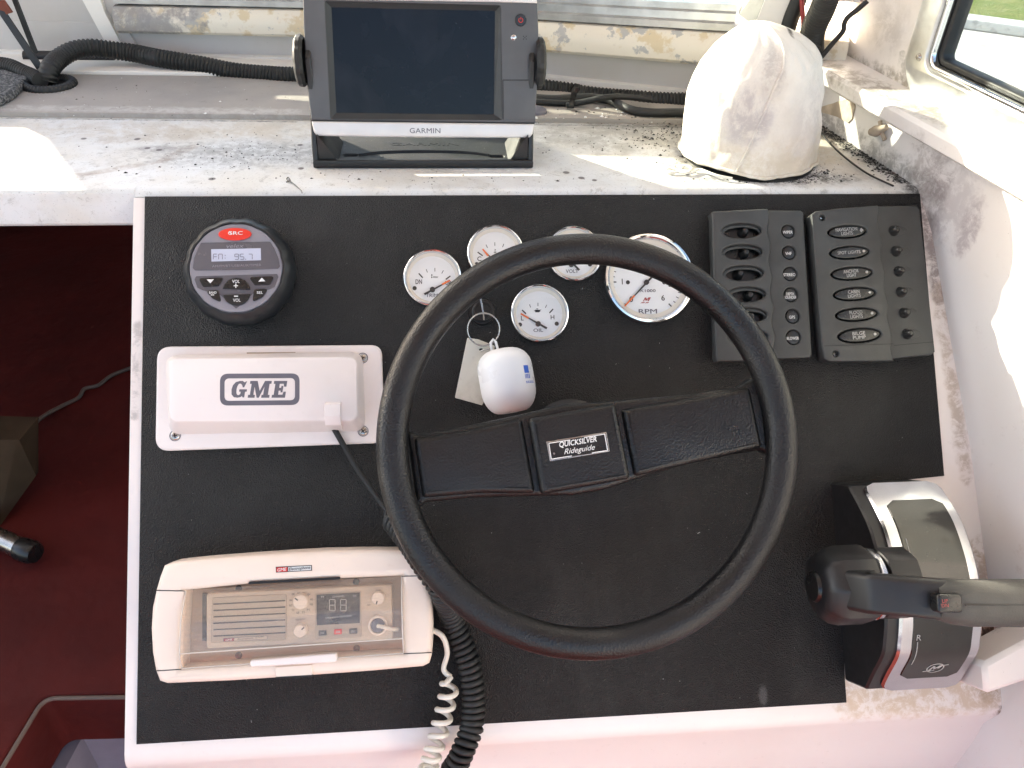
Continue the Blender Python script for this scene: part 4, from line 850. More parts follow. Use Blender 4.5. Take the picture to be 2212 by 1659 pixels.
for (c, r), s in zip(rh, ('WIPER', 'VHF', 'STEREO', 'DEPTH\nSOUNDER', 'GPS', 'BLOWER')):
    x, y = s7((c[0], c[1]), 0.010); f = plate('label_disc', ell(1.9*r*sc7, 1.9*r*sc7, 24, (x, y)), 0.0045, 0.0098, M_LENS, t.o, 0.001)
    text(s, {'VHF': .0064, 'GPS': .0062, 'WIPER': .0104, 'STEREO': .0125, 'BLOWER': .0125}.get(s, .0122), 0.0030 if '\n' not in s else 0.0064, M_INKW, (x - 0.001, y - 0.001, 0.0099), f, bold=0.012, rot=-0.01)
t = on_panel('switch_panel', 'charcoal switch panel with oval labels NAVIGATION LIGHTS to BILGE PUMP', 'switch panel', Z7(1210, 580), rot=0.0)
H1, H2 = 0.018, 0.0135
wl = [s7(q, H1) for q in wave(1238, 80, 1085, 8, lean=104, ph=0.6)]
el2 = [((1045, 250), 262, 88), ((1060, 385), 268, 88), ((1075, 520), 280, 88), ((1093, 652), 285, 88), ((1107, 785), 285, 88), ((1125, 920), 290, 96)]
rot7 = R(3.2)
lf = plate('raised_half', [[s7((930, 1088), H1), s7((898, 1072), H1), s7((880, 980), H1), s7((818, 190), H1), s7((812, 140), H1), s7((840, 118), H1), s7((1000, 98), H1)] + wl] + [ell(w*sc7, h_*sc7, 30, s7(c, H1), rot7) for c, w, h_ in el2] + [ell(0.0062, 0.0062, 20, s7((884, 160), H1)), ell(0.0062, 0.0062, 20, s7((972, 1038), H1))], 0.003, H1, M_GREYPL, t.o, 0.0016, res=3)
wl2 = [s7(q, H2) for q in wave(1226, 86, 1072, 8, lean=104, ph=0.6)]
rt = plate('lower_half', [[s7((1512, 110), H2), s7((1495, 80), H2)] + wl2 + [s7((1590, 1045), H2), s7((1612, 1025), H2)]], 0.002, H2, M_GREYPL, t.o, 0.0016, res=3)
plate('backing', [s7(q, 0.004) for q in ((835, 125), (1500, 95), (1600, 1040), (905, 1080))], 0.0, 0.0045, M_SWB, t.o)
plate('seam', bar(s7((893, 988), H1), s7((1340, 975), H1), 0.0006), H1 - 0.0004, H1 + 0.0002, M_BLACKDARK, t.o); plate('seam', bar(s7((1345, 985), H2), s7((1600, 962), H2), 0.0006), H2 - 0.0004, H2 + 0.0002, M_BLACKDARK, t.o)
for (c, w, h_), s in zip(el2, ('NAVIGATION\nLIGHTS', 'SPOT LIGHTS', 'ANCHOR\nLIGHT', 'CABIN\nLIGHTS', 'FLOOD\nLIGHTS', 'BILGE\nPUMP')):
    x, y = s7(c, 0.0155); f = plate('label_lens', ell(w*sc7*0.93, h_*sc7*0.86, 30, (x, y), rot7), 0.004, 0.0160, M_LENS, t.o, 0.0016, res=3)
    ww = {'SPOT LIGHTS': .0240, 'NAVIGATION\nLIGHTS': .0228, 'ANCHOR\nLIGHT': .0160}.get(s, 0.0134)
    text(s, ww, 0.0032 if '\n' not in s else 0.0076, M_INKWD, (x - 0.0012, y, 0.0161), f, bold=0.012, rot=rot7)
    x, y = s7((c[0] + w*0.33, c[1] - 8), 0.0155)
    plate('indicator', [(x - .0015, y), (x, y + .0024), (x + .0022, y + 0.0002), (x, y - .0024)] if s[0] == 'N' else ell(0.0028, 0.0028, 12, (x, y)), 0.0160, 0.0164, M_INKWD, f)
for q in ((1352, 240), (1368, 373), (1385, 503), (1400, 637), (1420, 772), (1440, 908)):
    x, y = s7(q, 0.0165)
    plate('toggle_scoop', ell(0.021, 0.0095, 24, (x + 0.004, y), rot7), H2 - 0.001, H2 + 0.0004, M_GREYPL, t.o, 0.0004)
    lathe('toggle', [(0, 0.0085), (0.0022, 0.0080), (0.0036, 0.0062), (0.0042, 0.0030), (0.0052, 0.0006), (0.0056, 0)], M_TOG, t.o, 20, c=(x, y, H2))
for q in ((880, 155), (972, 1042)): x, y = s7(q, 0.013); screw(t.o, x, y, 0.0125, 0.0036)

# ------------------------------------------------------------------ ignition switch and keys
t = on_panel('ignition_switch', 'black round ignition switch between the gauges, key inserted', 'ignition switch', Z6(625, 690))
rI = (t.at(Z6(712, 690), 0.004) - t.at(Z6(540, 690), 0.004)).length / 2
lathe('collar', [(rI, 0), (rI, 0.003), (rI*0.93, 0.0045), (rI*0.82, 0.0045), (rI*0.80, 0.0075), (rI*0.72, 0.0085), (rI*0.62, 0.0085), (rI*0.6, 0.007), (0, 0.007)], M_BLACK, t.o, 40)
kz = 0.030
kt = on_panel('ignition_key', 'thin steel key standing in the ignition switch', 'key', Z6(625, 690))
A, B = kt.at(Z6(604, 572), 0.012), kt.at(Z6(633, 716), kz)
d = (B - A).normalized(); s_ = V((1, 0.15, 0)).cross(d).normalized() * 0.0035; w_ = V((0.0007, 0, 0)); A0 = V((0.0, 0.002, 0.006))
vs = [A0 - s_ - w_, A0 + s_ - w_, A0 + s_ + w_, A0 - s_ + w_, A - s_ - w_, A + s_ - w_, A + s_ + w_, A - s_ + w_, B - s_*1.3 - w_, B + s_*1.3 - w_, B + s_*1.3 + w_, B - s_*1.3 + w_]
mk('blade', vs, [(0, 1, 2, 3), (8, 9, 10, 11)] + [(i*4 + k, i*4 + (k+1) % 4, i*4 + 4 + (k+1) % 4, i*4 + 4 + k) for i in range(2) for k in range(4)], M_STEEL, kt.o, 20)
kr = on_panel('key_ring', 'thin steel split ring hanging from the ignition key', 'key ring', Z6(632, 800), h=0.028)
rk = (kr.at(Z6(738, 800)) - kr.at(Z6(525, 800))).length / 2 * 0.97
for dz in (0.0, 0.0013): tube('coil', [V((rk*math.cos(a), rk*math.sin(a)*0.98, dz + 0.004*math.sin(a))) for a in [2*math.pi*i/48 for i in range(48)]], 0.0007, M_STEEL, kr.o, 8, closed=True)
kg = on_panel('key_tag', 'scuffed pale metal tag hanging on the key ring', 'key tag', Z6(590, 1070), h=0.016)
def k6(q, hh=0.0): p = kg.at(Z6(*q), hh); return (p.x, p.y)
plate('plate', [roundpoly([k6(q) for q in ((527, 853), (597, 863), (705, 905), (640, 1260), (622, 1288), (447, 1240))], 0.0012), ell(0.0042, 0.0030, 16, k6((617, 930)))], -0.0009, 0.0009, M_TAGM, kg.o, 0.0004)
fl = on_panel('key_float', 'white capsule shaped key float with blue print', 'key float', Z6(783, 1130), h=0.024, rot=0.14)
Lf = (fl.at(Z6(735, 930)) - fl.at(Z6(832, 1330))).length; rf_ = (fl.at(Z6(606, 1105)) - fl.at(Z6(958, 1155))).length / 2
pf = [(0, 0)]
for i in range(1, 9): a = math.pi/2*i/8; pf.append((rf_*(0.35 + 0.65*math.sin(a)) if i > 0 else 0, Lf*0.30*(1 - math.cos(a))))
pf += [(rf_*1.0, Lf*0.62)]
for i in range(1, 9): a = math.pi/2*i/8; pf.append((rf_*(0.42 + 0.58*math.cos(a)), Lf*0.62 + Lf*0.38*math.sin(a)))
pf.append((0, Lf))
FM = Matrix.Translation((0, Lf/2, 0)) @ Matrix.Rotation(math.pi/2, 4, 'X')
lathe('float_body', [(r, z) for r, z in pf], M_FLOAT, fl.o, 48, M=FM, smooth=70)
def fpatch(nm, a0, a1, z0, z1, mat): lathe(nm, [(rf_*1.004, Lf*z0), (rf_*1.004, Lf*z1)], mat, fl.o, 8, M=FM, a0=R(a0), a1=R(a1))
fpatch('print', 40, 54, 0.34, 0.46, M_INKB)
for i, (a0, a1) in enumerate(((40, 43), (45, 47.5), (49, 51), (52.5, 54))): fpatch('print', a0, a1, 0.475, 0.545, M_INKB)
for z_ in (0.585, 0.605): 
    for i in range(5): fpatch('print', 28 + i*5.5, 32 + i*5.5, z_, z_ + 0.012, M_INKB)
p0 = fl.at(Z6(690, 885), 0.0); tube('loop', [V((p0.x - .002, Lf/2 - .002, 0)), V((p0.x - .002, p0.y, 0.002)), V((p0.x + .001, p0.y + .003, 0.002)), V((p0.x + .003, p0.y, 0.002)), V((p0.x + .004, Lf/2 - .002, 0))], 0.0013, M_FLOAT, fl.o, 8)
p1 = kg.at(Z6(617, 930), 0.0)
tube('tag_link', [kg.at(Z6(612, 940), 0.001), kg.at(Z6(640, 928), 0.004), kg.at(Z6(690, 922), 0.006)], 0.0008, M_STEEL, kg.o, 8)

# ------------------------------------------------------------------ steering wheel
HW = 0.112
wc = (1266, 966)
t = on_panel('steering_wheel', 'black two spoke steering wheel with leather grained rim', 'steering wheel', wc, h=0.0)
ctr = t.at(wc, HW)
W0 = V((ctr.x, ctr.y, 0))
a_, b_ = t.at((815, 950), HW), t.at((1718, 950), HW); c_, d_ = t.at((1266, 508), HW), t.at((1266, 1425), HW)
Rx, Ry = (b_ - a_).length / 2, (c_ - d_).length / 2; Ro = (Rx + Ry) / 2 + 0.0005
cx_, cy_ = (a_.x + b_.x) / 2, (c_.y + d_.y) / 2
rm = 0.0128
vs, fs = [], []; NU, NV = 144, 24
for i in range(NU):
    a = 2*math.pi*i/NU
    for k in range(NV):
        b = 2*math.pi*k/NV; sc = rm*(1 + 0.04*math.cos(2*b))
        r_ = Ro - rm + sc*math.cos(b); vs.append((cx_ + r_*math.cos(a), cy_ + r_*math.sin(a), HW + sc*0.98*math.sin(b)))
for i in range(NU):
    for k in range(NV): fs.append((i*NV + k, ((i+1) % NU)*NV + k, ((i+1) % NU)*NV + (k+1) % NV, i*NV + (k+1) % NV))
rim = mk('rim', vs, fs, M_WHEEL, t.o, 80)
def wp(q, hh): p = t.at(q, hh); return (p.x, p.y)
HS = HW + 0.000
top = [(876, 928), (905, 938), (1000, 921), (1130, 893), (1215, 872), (1330, 864), (1500, 850), (1600, 834), (1625, 818), (1650, 800)]
bot = [(1672, 985), (1650, 972), (1600, 980), (1480, 1005), (1370, 1038), (1310, 1058), (1240, 1071), (1160, 1072), (1020, 1076), (920, 1086), (900, 1100)]
sp_ = plate('spoke', roundpoly([wp(q, HS) for q in top + bot], 0.006), HW - 0.022, HS - 0.004, M_WHEEL, t.o, 0.005, res=3)
def pad(nm, qs, z1, r=0.004): return plate(nm, roundpoly([wp(q, z1) for q in qs], r), HW - 0.012, z1, M_WHEEL, t.o, 0.0055, res=4, smooth=50)
pad('spoke_pad', [(893, 945), (1000, 930), (1128, 903), (1158, 1066), (1030, 1066), (912, 1076)], HS + 0.001)
cp = pad('centre_pad', [(1142, 904), (1330, 869), (1364, 1034), (1170, 1069)], HS + 0.006)
pad('spoke_pad', [(1343, 884), (1480, 862), (1622, 835), (1650, 966), (1500, 1000), (1372, 1030)], HS + 0.001)
zz = HS + 0.006
def bw(q): return wp(q, zz)
bdg = plate('badge', roundpoly([wp(Z6(*q), zz) for q in ((1036, 1522), (1424, 1460), (1446, 1586), (1060, 1650))], 0.0006), zz, zz + 0.0008, M_STEEL, cp, 0.0003)
plate('badge_field', [wp(Z6(*q), zz) for q in ((1046, 1530), (1418, 1470), (1438, 1582), (1066, 1640))], zz + 0.0008, zz + 0.0010, M_SWB, bdg)
for qa, qb in (((1052, 1534), (1068, 1636)), ((1412, 1474), (1431, 1580)), ((1052, 1534), (1190, 1512)), ((1280, 1497), (1412, 1474)), ((1068, 1636), (1200, 1615)), ((1330, 1596), (1431, 1580))): plate('badge_line', bar(wp(Z6(*qa), zz), wp(Z6(*qb), zz), 0.0007), zz + 0.0010, zz + 0.0012, M_INKW, bdg)
x, y = wp(Z6(1240, 1527), zz); text('QUICKSILVER', 0.0315, 0.0052, M_INKW, (x, y, zz + 0.0010), bdg, rot=0.125, shear=0.25, bold=0.02)
x, y = wp(Z6(1250, 1578), zz); text('Rideguide', 0.0265, 0.0058, M_INKW, (x, y, zz + 0.0010), bdg, rot=0.125, shear=0.45)
x, y = wp(Z6(1086, 1600), zz); plate('rivet', ell(0.0018, 0.0018, 12, (x, y)), zz + 0.001, zz + 0.0016, M_STEEL, bdg)
lathe('column', [(0.045, 0.0), (0.045, 0.006), (0.036, 0.012), (0.030, 0.03), (0.027, HW - 0.03), (0.032, HW - 0.022), (0.032, HW - 0.012)], M_BLACK, t.o, 40, c=(cx_, cy_, 0))

# ------------------------------------------------------------------ throttle control
t = on_panel('throttle_control', 'black and chrome throttle control box with lever at the panel corner', 'throttle', Z8(620, 700))
def solve_h(q, X):
    lo, hi = 0.0, 0.3
    for _ in range(40):
        m_ = (lo + hi) / 2
        if t.at(Z8(*q), m_).x > X: lo = m_
        else: hi = m_
    return t.at(Z8(*q), lo)
XTL = t.at(Z8(572, 640), 0.0).x                # left flank of the housing at its foot
XFL = XTL + 0.013                               # left edge of the curved face
edge = [solve_h(q, XFL) for q in ((700, 180), (768, 300), (815, 400), (852, 520), (880, 640), (900, 780), (904, 900), (897, 1000), (885, 1075), (835, 1170), (795, 1252))]
prof = [(p.y, p.z) for p in edge]
XFR = sum(t.at(Z8(*q), h_).x for q, h_ in (((1275, 640), prof[4][1]), ((1300, 900), prof[6][1]), ((1250, 400), prof[2][1]))) / 3
def sm(pr, n=5): return [(p.x, p.y) for p in spline([V((y, z, 0)) for y, z in pr], n)]
P2 = sm(prof)
# keep the outline convex and calm
ymax, ymin = P2[0][0], P2[-1][0]

def hous(name, x0, x1, off, mat, trim=(0, 0), zb=-0.002, par=None):
    pp = P2[trim[0]:len(P2) - trim[1]]
    vs, n_ = [], len(pp) + 2
    for x in (x0, x1): vs += [(x, pp[0][0] + 0.002, zb)] + [(x, y, z + off) for y, z in pp] + [(x, pp[-1][0] - 0.002, zb)]
    fs = [(i, i + 1, n_ + i + 1, n_ + i) for i in range(n_ - 1)] + [tuple(range(n_)), tuple(range(2*n_ - 1, n_ - 1, -1)), (0, n_, 2*n_ - 1, n_ - 1)]
    return mk(name, vs, fs, mat, par or t.o, 25)
hb = hous('housing', XTL, XFR - 0.003, -0.003, M_BLACK)
hb.modifiers.new('b', 'BEVEL').width = 0.002
# chrome surround: a frame that follows the curve, with the dark inset laid into it
def curved(name, x0, x1, i0, i1, off, th, mat, rc=0.0, par=None, bevel=0.0):
    """a patch of the curved face between x0 and x1 and profile points i0..i1, thickness th"""
    pp = P2[i0:i1 + 1]; m_ = len(pp); vs, fs = [], []; cols = []
    L = [0.0]
    for a, b in zip(pp, pp[1:]): L.append(L[-1] + math.hypot(b[0] - a[0], b[1] - a[1]))
    for j, (y, z) in enumerate(pp):
        d_ = min(L[j], L[-1] - L[j]); ins = (rc - math.sqrt(max(rc*rc - (rc - d_)**2, 0))) if d_ < rc else 0.0
        a, b = pp[max(j-1, 0)], pp[min(j+1, m_-1)]; ty, tz = b[0] - a[0], b[1] - a[1]; l = math.hypot(ty, tz); ny, nz = -tz/l, ty/l
        if nz < 0: ny, nz = -ny, -nz
        xa, xb = x0 + ins, x1 - ins; bv = bevel
        for x, o_ in ((xa, off), (xa, off + th - bv), (xa + bv, off + th), (xb - bv, off + th), (xb, off + th - bv), (xb, off)): vs.append((x, y + ny*o_, z + nz*o_))
    for j in range(m_ - 1):
        for k in range(5): fs.append((j*6 + k, j*6 + k + 1, (j+1)*6 + k + 1, (j+1)*6 + k))
        fs.append((j*6 + 5, j*6, (j+1)*6, (j+1)*6 + 5))
    fs += [tuple(range(6)), tuple((m_-1)*6 + k for k in range(6))[::-1]]
    return mk(name, vs, fs, mat, par or t.o, 35)
NP = len(P2) - 1
ch = curved('chrome_surround', XFL - 0.002, XFR + 0.002, 0, NP, -0.004, 0.0055, M_TRIMCH, 0.010, bevel=0.002)
ins = curved('dark_inset', XFL + 0.010, XFR - 0.008, 4, NP - 4, 0.0012, 0.0012, M_INSET, 0.008, bevel=0.0006)
def facept(f, x, o_=0.0030):
    i = min(int(f * NP), NP - 1); fr_ = f*NP - i; a, b = P2[i], P2[i+1]; y, z = a[0] + (b[0]-a[0])*fr_, a[1] + (b[1]-a[1])*fr_
    ty, tz = a[0] - b[0], a[1] - b[1]; l = math.hypot(ty, tz); return V((x, y, z)), V((0, ty/l, tz/l)), V((0, -tz/l, ty/l)), o_
def on_face(f, x, o_=0.0026):
    p, ty, nn, _ = facept(f, x); return Matrix(((1, 0, 0, x), (0, ty.y, nn.y, p.y + nn.y*o_), (0, ty.z, nn.z, p.z + nn.z*o_), (0, 0, 0, 1)))
xs = XFL + 0.0145
for f0, f1 in ((0.26, 0.40), (0.70, 0.84)):
    for f in [f0 + (f1 - f0)*i/5 for i in range(5)]:
        m_ = on_face(f + (f1 - f0)/10, xs); ln = (facept(f, 0)[0] - facept(f + (f1-f0)/5, 0)[0]).length; plate('scale_line', [(-.0004, -ln/2), (.0004, -ln/2), (.0004, ln/2), (-.0004, ln/2)], 0, 0.0002, M_INKWD, ins, M=m_)
text('F', 0.0042, 0.0055, M_INKWD, (0, 0, 0), ins, M=on_face(0.45, xs + 0.0008)); text('R', 0.0045, 0.0055, M_INKWD, (0, 0, 0), ins, M=on_face(0.675, xs + 0.001))
em = on_face(0.865, (XFL + XFR)/2 + 0.003); er = 0.0082
plate('emblem', [ell(2*er, 2*er*0.86, 32), ell(2*er - .0022, 2*er*0.86 - .0022, 32)], 0, 0.0002, M_INKWD, ins, M=em)
plate('emblem', [(-.0060, -.0030), (-.0030, .0034), (-.0012, .0034), (-.0004, .0006), (.0030, .0034), (.0056, .0034), (.0036, -.0004), (.0018, -.0004), (.0030, .0016), (-.0012, -.0016), (-.0024, .0008), (-.0040, -.0030)], 0.0001, 0.0003, M_INKWD, ins, M=em)
plate('emblem', bar((-.0105, -.0042), (.0, -.0028), .0010), 0.0002, 0.0004, M_INKWD, ins, M=em); plate('emblem', bar((.002, .0036), (.0108, .0048), .0010), 0.0002, 0.0004, M_INKWD, ins, M=em)
# hub on the left flank, axis athwartships
HH = 0.098
hx0, hc = t.at(Z8(452, 705), HH), t.at(Z8(600, 705), HH); hr = (t.at(Z8(600, 497), HH) - t.at(Z8(600, 915), HH)).length / 2
xa = hx0.x
HMX = Matrix.Translation((xa, hc.y, HH)) @ Matrix.Rotation(math.pi/2, 4, 'Y')
wdt = (XTL + 0.012) - xa

hubp = [(0, 0.0), (hr*0.60, 0.0), (hr*0.80, 0.003), (hr*0.93, 0.009), (hr, 0.018), (hr, 0.040), (hr*0.97, 0.044), (hr*0.80, 0.046), (hr*0.80, 0.054), (hr*0.9, 0.056), (hr*0.9, max(wdt, 0.06))]
def oct(a): return 1.0 - 0.055*abs(math.sin(4*a))**0.7
hub = lathe('hub', hubp, M_BLACK, t.o, 64, M=HMX, scal=oct)
lathe('hub_button', [(0, -0.003), (hr*0.36, -0.003), (hr*0.40, -0.001), (hr*0.40, 0.002)], M_SWB, hub, 32)
lathe('hub_ring', [(hr*0.84, 0.046), (hr*0.9, 0.048), (hr*0.9, 0.051), (hr*0.84, 0.053)], M_TRIMCH, hub, 48)
# lever: flat arm out of the hub, then the grip reaching to the right
def sweep(name, secs, mat, bev=0.004, par=None, n=6):
    """secs: (centre, half along y, half along normal, direction)"""
    vs, fs = [], []; ring = 4*(n+1)
    for c, hy, hz, dr in secs:
        dr = V(dr).normalized(); yy = V((0, 1, 0)); zz_ = dr.cross(yy).normalized()
        if zz_.z < 0 and abs(dr.z) < 0.9: zz_ = -zz_
        for x, y in rrect(2*hy, 2*hz, min(bev, hy*0.95, hz*0.95), n): vs.append(V(c) + yy*x + zz_*y)
    for i in range(len(secs) - 1):
        for k in range(ring): fs.append((i*ring + k, i*ring + (k+1) % ring, (i+1)*ring + (k+1) % ring, (i+1)*ring + k))
    fs += [tuple(range(ring)), tuple((len(secs)-1)*ring + k for k in range(ring))[::-1]]
    return mk(name, vs, fs, mat, par or t.o, 40)
HA = 0.150
def tz(q, hh): return t.at(Z8(*q), hh)
a1, a2, a3 = tz((740, 745), HA - 0.012), tz((920, 762), HA), tz((1120, 780), HA + 0.004)
hy1 = (tz((800, 640), HA) - tz((800, 855), HA)).length/2
arm = sweep('lever_arm', [((xa + 0.026, hc.y, HH + 0.018), hy1*1.02, 0.016, (0.25, 0, 1)), ((xa + 0.032, hc.y - 0.001, HH + 0.036), hy1*1.0, 0.015, (0.8, 0, 0.9)), (a1, hy1, 0.011, (1, 0, 0.2)), (a2, hy1*0.98, 0.010, (1, 0, 0.06)), (a3, hy1*1.0, 0.010, (1, 0, 0))], M_BLACK, 0.005)
g = [tz(q, HA + 0.006) for q in ((1078, 790), (1130, 788), (1220, 797), (1400, 797), (1700, 800), (1900, 802))]
hy2 = (tz((1300, 676), HA + .006) - tz((1300, 918), HA + .006)).length/2
grip = sweep('grip', [(g[0], hy2*0.78, 0.010, (1, 0, 0)), (g[1], hy2*0.97, 0.0145, (1, 0, 0)), (g[2], hy2*1.0, 0.016, (1, 0, 0)), (g[3], hy2, 0.017, (1, 0, 0)), (g[4], hy2*1.02, 0.017, (1, 0, 0)), (g[5], hy2*0.9, 0.012, (1, 0, 0))], M_GRIP, 0.013)
gz = HA + 0.006 + 0.0145
sw_ = plate('trim_switch', roundpoly([tuple(tz(q, gz + .003)[:2]) for q in ((1085, 752), (1215, 755), (1222, 850), (1090, 852))], 0.003), gz - 0.006, gz + 0.0045, M_SWB, grip, 0.002)
p = tz((1128, 800), gz + .004); text('UP\nDN', 0.0055, 0.0060, M_INKR, (p.x, p.y, gz + 0.0046), sw_)
plate('grip_seam', bar(tz((1240, 812), gz + 0.003), tz((1800, 806), gz + 0.003), 0.0006), gz + 0.0020, gz + 0.0029, M_BLACK, grip)

# ------------------------------------------------------------------ chart plotter on its bail bracket
TILT = R(15)
o0 = ypl((918, 300), 0.064)
FMX = Matrix.Translation(o0) @ Matrix(((1, 0, 0, 0), (0, math.sin(TILT), -math.cos(TILT), 0), (0, math.cos(TILT), math.sin(TILT), 0), (0, 0, 0, 1)))
t = Thing('chart_plotter', 'grey chart plotter with dark screen and silver chin on its bracket', 'chart plotter', FMX)
def c2(q, hh=0.0): p = t.at(Z2(*q), hh); return (p.x, p.y)
OL = [(245, 875), (226, 850), (212, 780), (196, 640), (182, 480), (170, 320), (162, 160), (158, 0), (160, -80), (175, -110), (600, -118), (1200, -112), (1655, -100), (1668, -80), (1672, 60), (1678, 200), (1678, 350), (1672, 520), (1660, 700), (1650, 800), (1640, 865), (1620, 892), (1100, 889), (600, 884)]
def insetpoly(L, f, g=None): 
    cx = sum(p[0] for p in L)/len(L); cy = sum(p[1] for p in L)/len(L); return [(cx + (x-cx)*f, cy + (y-cy)*(g or f)) for x, y in L]
OLp = [c2(q) for q in OL]
plate('case', insetpoly(OLp, 0.985), -0.020, -0.006, M_PLOTD, t.o, 0.005, res=3)
plate('rear_case', [(x, y + 0.030) for x, y in insetpoly(OLp, 0.86, 0.55)], -0.055, -0.018, M_PLOTD, t.o, 0.008, res=3)
BZ = [(300, 8), (1432, 38), (1442, 772), (338, 766)]
up_ = [c2(q) for q in OL[2:20]] + [c2((1650, 796)), c2((213, 778))]
plate('front_bezel', [up_, roundpoly([c2(q) for q in BZ], 0.002)], -0.008, 0.0, M_PLOT, t.o, 0.0012)
plate('chin', [c2(q) for q in ((214, 781), (1650, 799), (1641, 862), (1622, 889), (1100, 888), (600, 884), (248, 877), (228, 850))], -0.010, 0.0022, M_SILVER, t.o, 0.0022, res=3)
plate('top_band', [c2(q) for q in ((175, -112), (1660, -100), (1668, 22), (1400, 14), (600, 2), (160, -3))], -0.010, 0.0015, M_SILVER, t.o, 0.0012)
ob_, ib = [c2(q, 0.0) for q in BZ], [c2(q, -0.006) for q in ((342, 48), (1397, 70), (1390, 738), (374, 728))]
vs = [(x, y, 0.0) for x, y in ob_] + [(x, y, -0.0055) for x, y in ib]
mk('screen_surround', vs, [(i, (i+1) % 4, 4 + (i+1) % 4, 4 + i) for i in range(4)], M_PLOTD, t.o, 0)
plate('screen', insetpoly(ib, 1.004), -0.0075, -0.0056, M_SCREEN, t.o)
p = c2((1563, 130)); pb = lathe('power_button', [(0, 0.0010), (0.0052, 0.0010), (0.0058, 0.0004), (0.0060, -0.001)], M_SWB, t.o, 30, c=(*p, 0))
plate('symbol', ell(0.0044, 0.0044, 20, p, 0, 120, 420), 0.0010, 0.00101, M_INKR, pb) if False else tube('symbol', [V((p[0] + 0.0021*math.cos(a), p[1] + 0.0021*math.sin(a), 0.0011)) for a in [R(130 + 280*i/16) for i in range(17)]], 0.0003, M_RED, pb, 6)
plate('symbol', bar((p[0], p[1] + .0006), (p[0], p[1] + .0028), .0006), 0.0010, 0.0013, M_RED, pb)
p = c2((1517, 243)); lathe('light_sensor', [(0, 0.0012), (0.0017, 0.0008), (0.0025, 0.0002), (0.0028, 0)], M_TRIMCH, t.o, 18, c=(*p, 0))
for dx, dy in ((-1, -1), (1, -1), (0, 0), (-1, 1), (1, 1)): p = c2((1590 + dx*9, 243 + dy*9)); plate('speaker_hole', ell(0.0011, 0.0011, 8, p), 0, 0.0001, M_BLACKDARK, t.o)
for qa, qb in (((1448, 516), (1672, 516)), ((1448, 516), (1450, 772))): plate('door_line', bar(c2(qa), c2(qb), 0.0007), -0.0001, 0.0002, M_BLACKDARK, t.o)
plate('card_door', [c2(q) for q in ((1452, 520), (1668, 520), (1652, 768), (1453, 768))], -0.001, 0.0005, M_PLOT, t.o, 0.0003)
plate('seam', bar(c2((212, 780)), c2((1652, 797)), 0.0009), -0.002, 0.0006, M_BLACKDARK, t.o)
p = c2((946, 843), 0.0022); text('GARMIN', 0.0315, 0.0050, M_INKG, (*p, 0.0022), t.o, bold=0.008, space=1.05)
# bracket: base plate on the dash, two cheeks rising to the side knobs
bl, br_ = zpl(Z2(228, 1085)), zpl(Z2(1642, 1088)); Yf = (bl.y + br_.y)/2; x0, x1 = bl.x, br_.x
BT = Thing('plotter_bracket', 'black bail bracket standing on the dash under the chart plotter', 'bracket', Matrix.Translation((0, Yf, 0)))
hl = ypl(Z2(900, 1035), Yf).z
plate('base', [roundpoly([(x0, 0), (x1, 0), (x1, 0.085), (x0, 0.085)], 0.004)] + [rrect(0.015, 0.006, 0.0029, 6, (zpl(Z2(*q), 0.008).x, zpl(Z2(*q), 0.008).y - Yf)) for q in ((463, 985), (1411, 993))], 0.0, hl*0.62, M_BRK, BT.o, 0.002, res=3)
plate('front_lip', [(x0, -0.0005), (x1, -0.0005), (x1 - 0.002, 0.006), (x0 + 0.002, 0.006)], 0.0, hl, M_BLACK, BT.o, 0.002)
pts = spline([V((x0 + 0.045, 0.022, hl*0.62)), V((x0 + 0.07, 0.030, hl*0.62)), V(((x0+x1)/2, 0.033, hl*0.62)), V((x1 - 0.07, 0.030, hl*0.62)), V((x1 - 0.045, 0.022, hl*0.62))], 6); tube('rib', pts, 0.0022, M_BLACK, BT.o, 8)
text('GARMIN', 0.075, 0.008, M_BRK, ((x0+x1)/2, 0.055, hl*0.62), BT.o, thick=0.0003)
KY, KZ = 0.036, 0.098                            # knob pivot behind the case
for sx, xx in ((1, x0), (-1, x1)):
    prof_ = [(0.0, 0.0), (0.085, 0.0), (0.085, 0.012), (0.060, 0.05), (KY + 0.014, KZ + 0.008), (KY, KZ + 0.016), (KY - 0.014, KZ + 0.006), (0.020, 0.055), (0.004, 0.024)]
    th = 0.006; vs = [(xx, y, z) for y, z in prof_] + [(xx + sx*th, y, z) for y, z in prof_]; n_ = len(prof_)
    o = mk('cheek', vs, [tuple(range(n_)), tuple(range(2*n_-1, n_-1, -1))] + [(i, (i+1) % n_, n_ + (i+1) % n_, n_ + i) for i in range(n_)], M_BLACK, BT.o, 30); o.modifiers.new('b', 'BEVEL').width = 0.0012
    gx = [(xx + sx*th, 0.004, hl*0.6), (xx + sx*(th + 0.020), 0.004, hl*0.6), (xx + sx*(th + 0.006), 0.004, 0.026), (xx + sx*th, 0.004, 0.034)]
    vs = gx + [(x, 0.060, z) for x, y, z in gx]; mk('gusset', vs, [(0, 1, 2, 3), (4, 5, 6, 7), (0, 1, 5, 4), (1, 2, 6, 5), (2, 3, 7, 6), (3, 0, 4, 7)], M_BLACK, BT.o, 40)
    KM = Matrix.Translation((xx - sx*0.001, KY, KZ)) @ Matrix.Rotation(-sx*math.pi/2, 4, 'Y')
    kn = lathe('knob', [(0, 0.010), (0.018, 0.010), (0.022, 0.009), (0.0245, 0.007), (0.025, 0.003), (0.022, 0.0)], M_RUBBER, BT.o, 60, M=KM, scal=lambda a: 1 - 0.05*(math.cos(9*a) > 0.35))

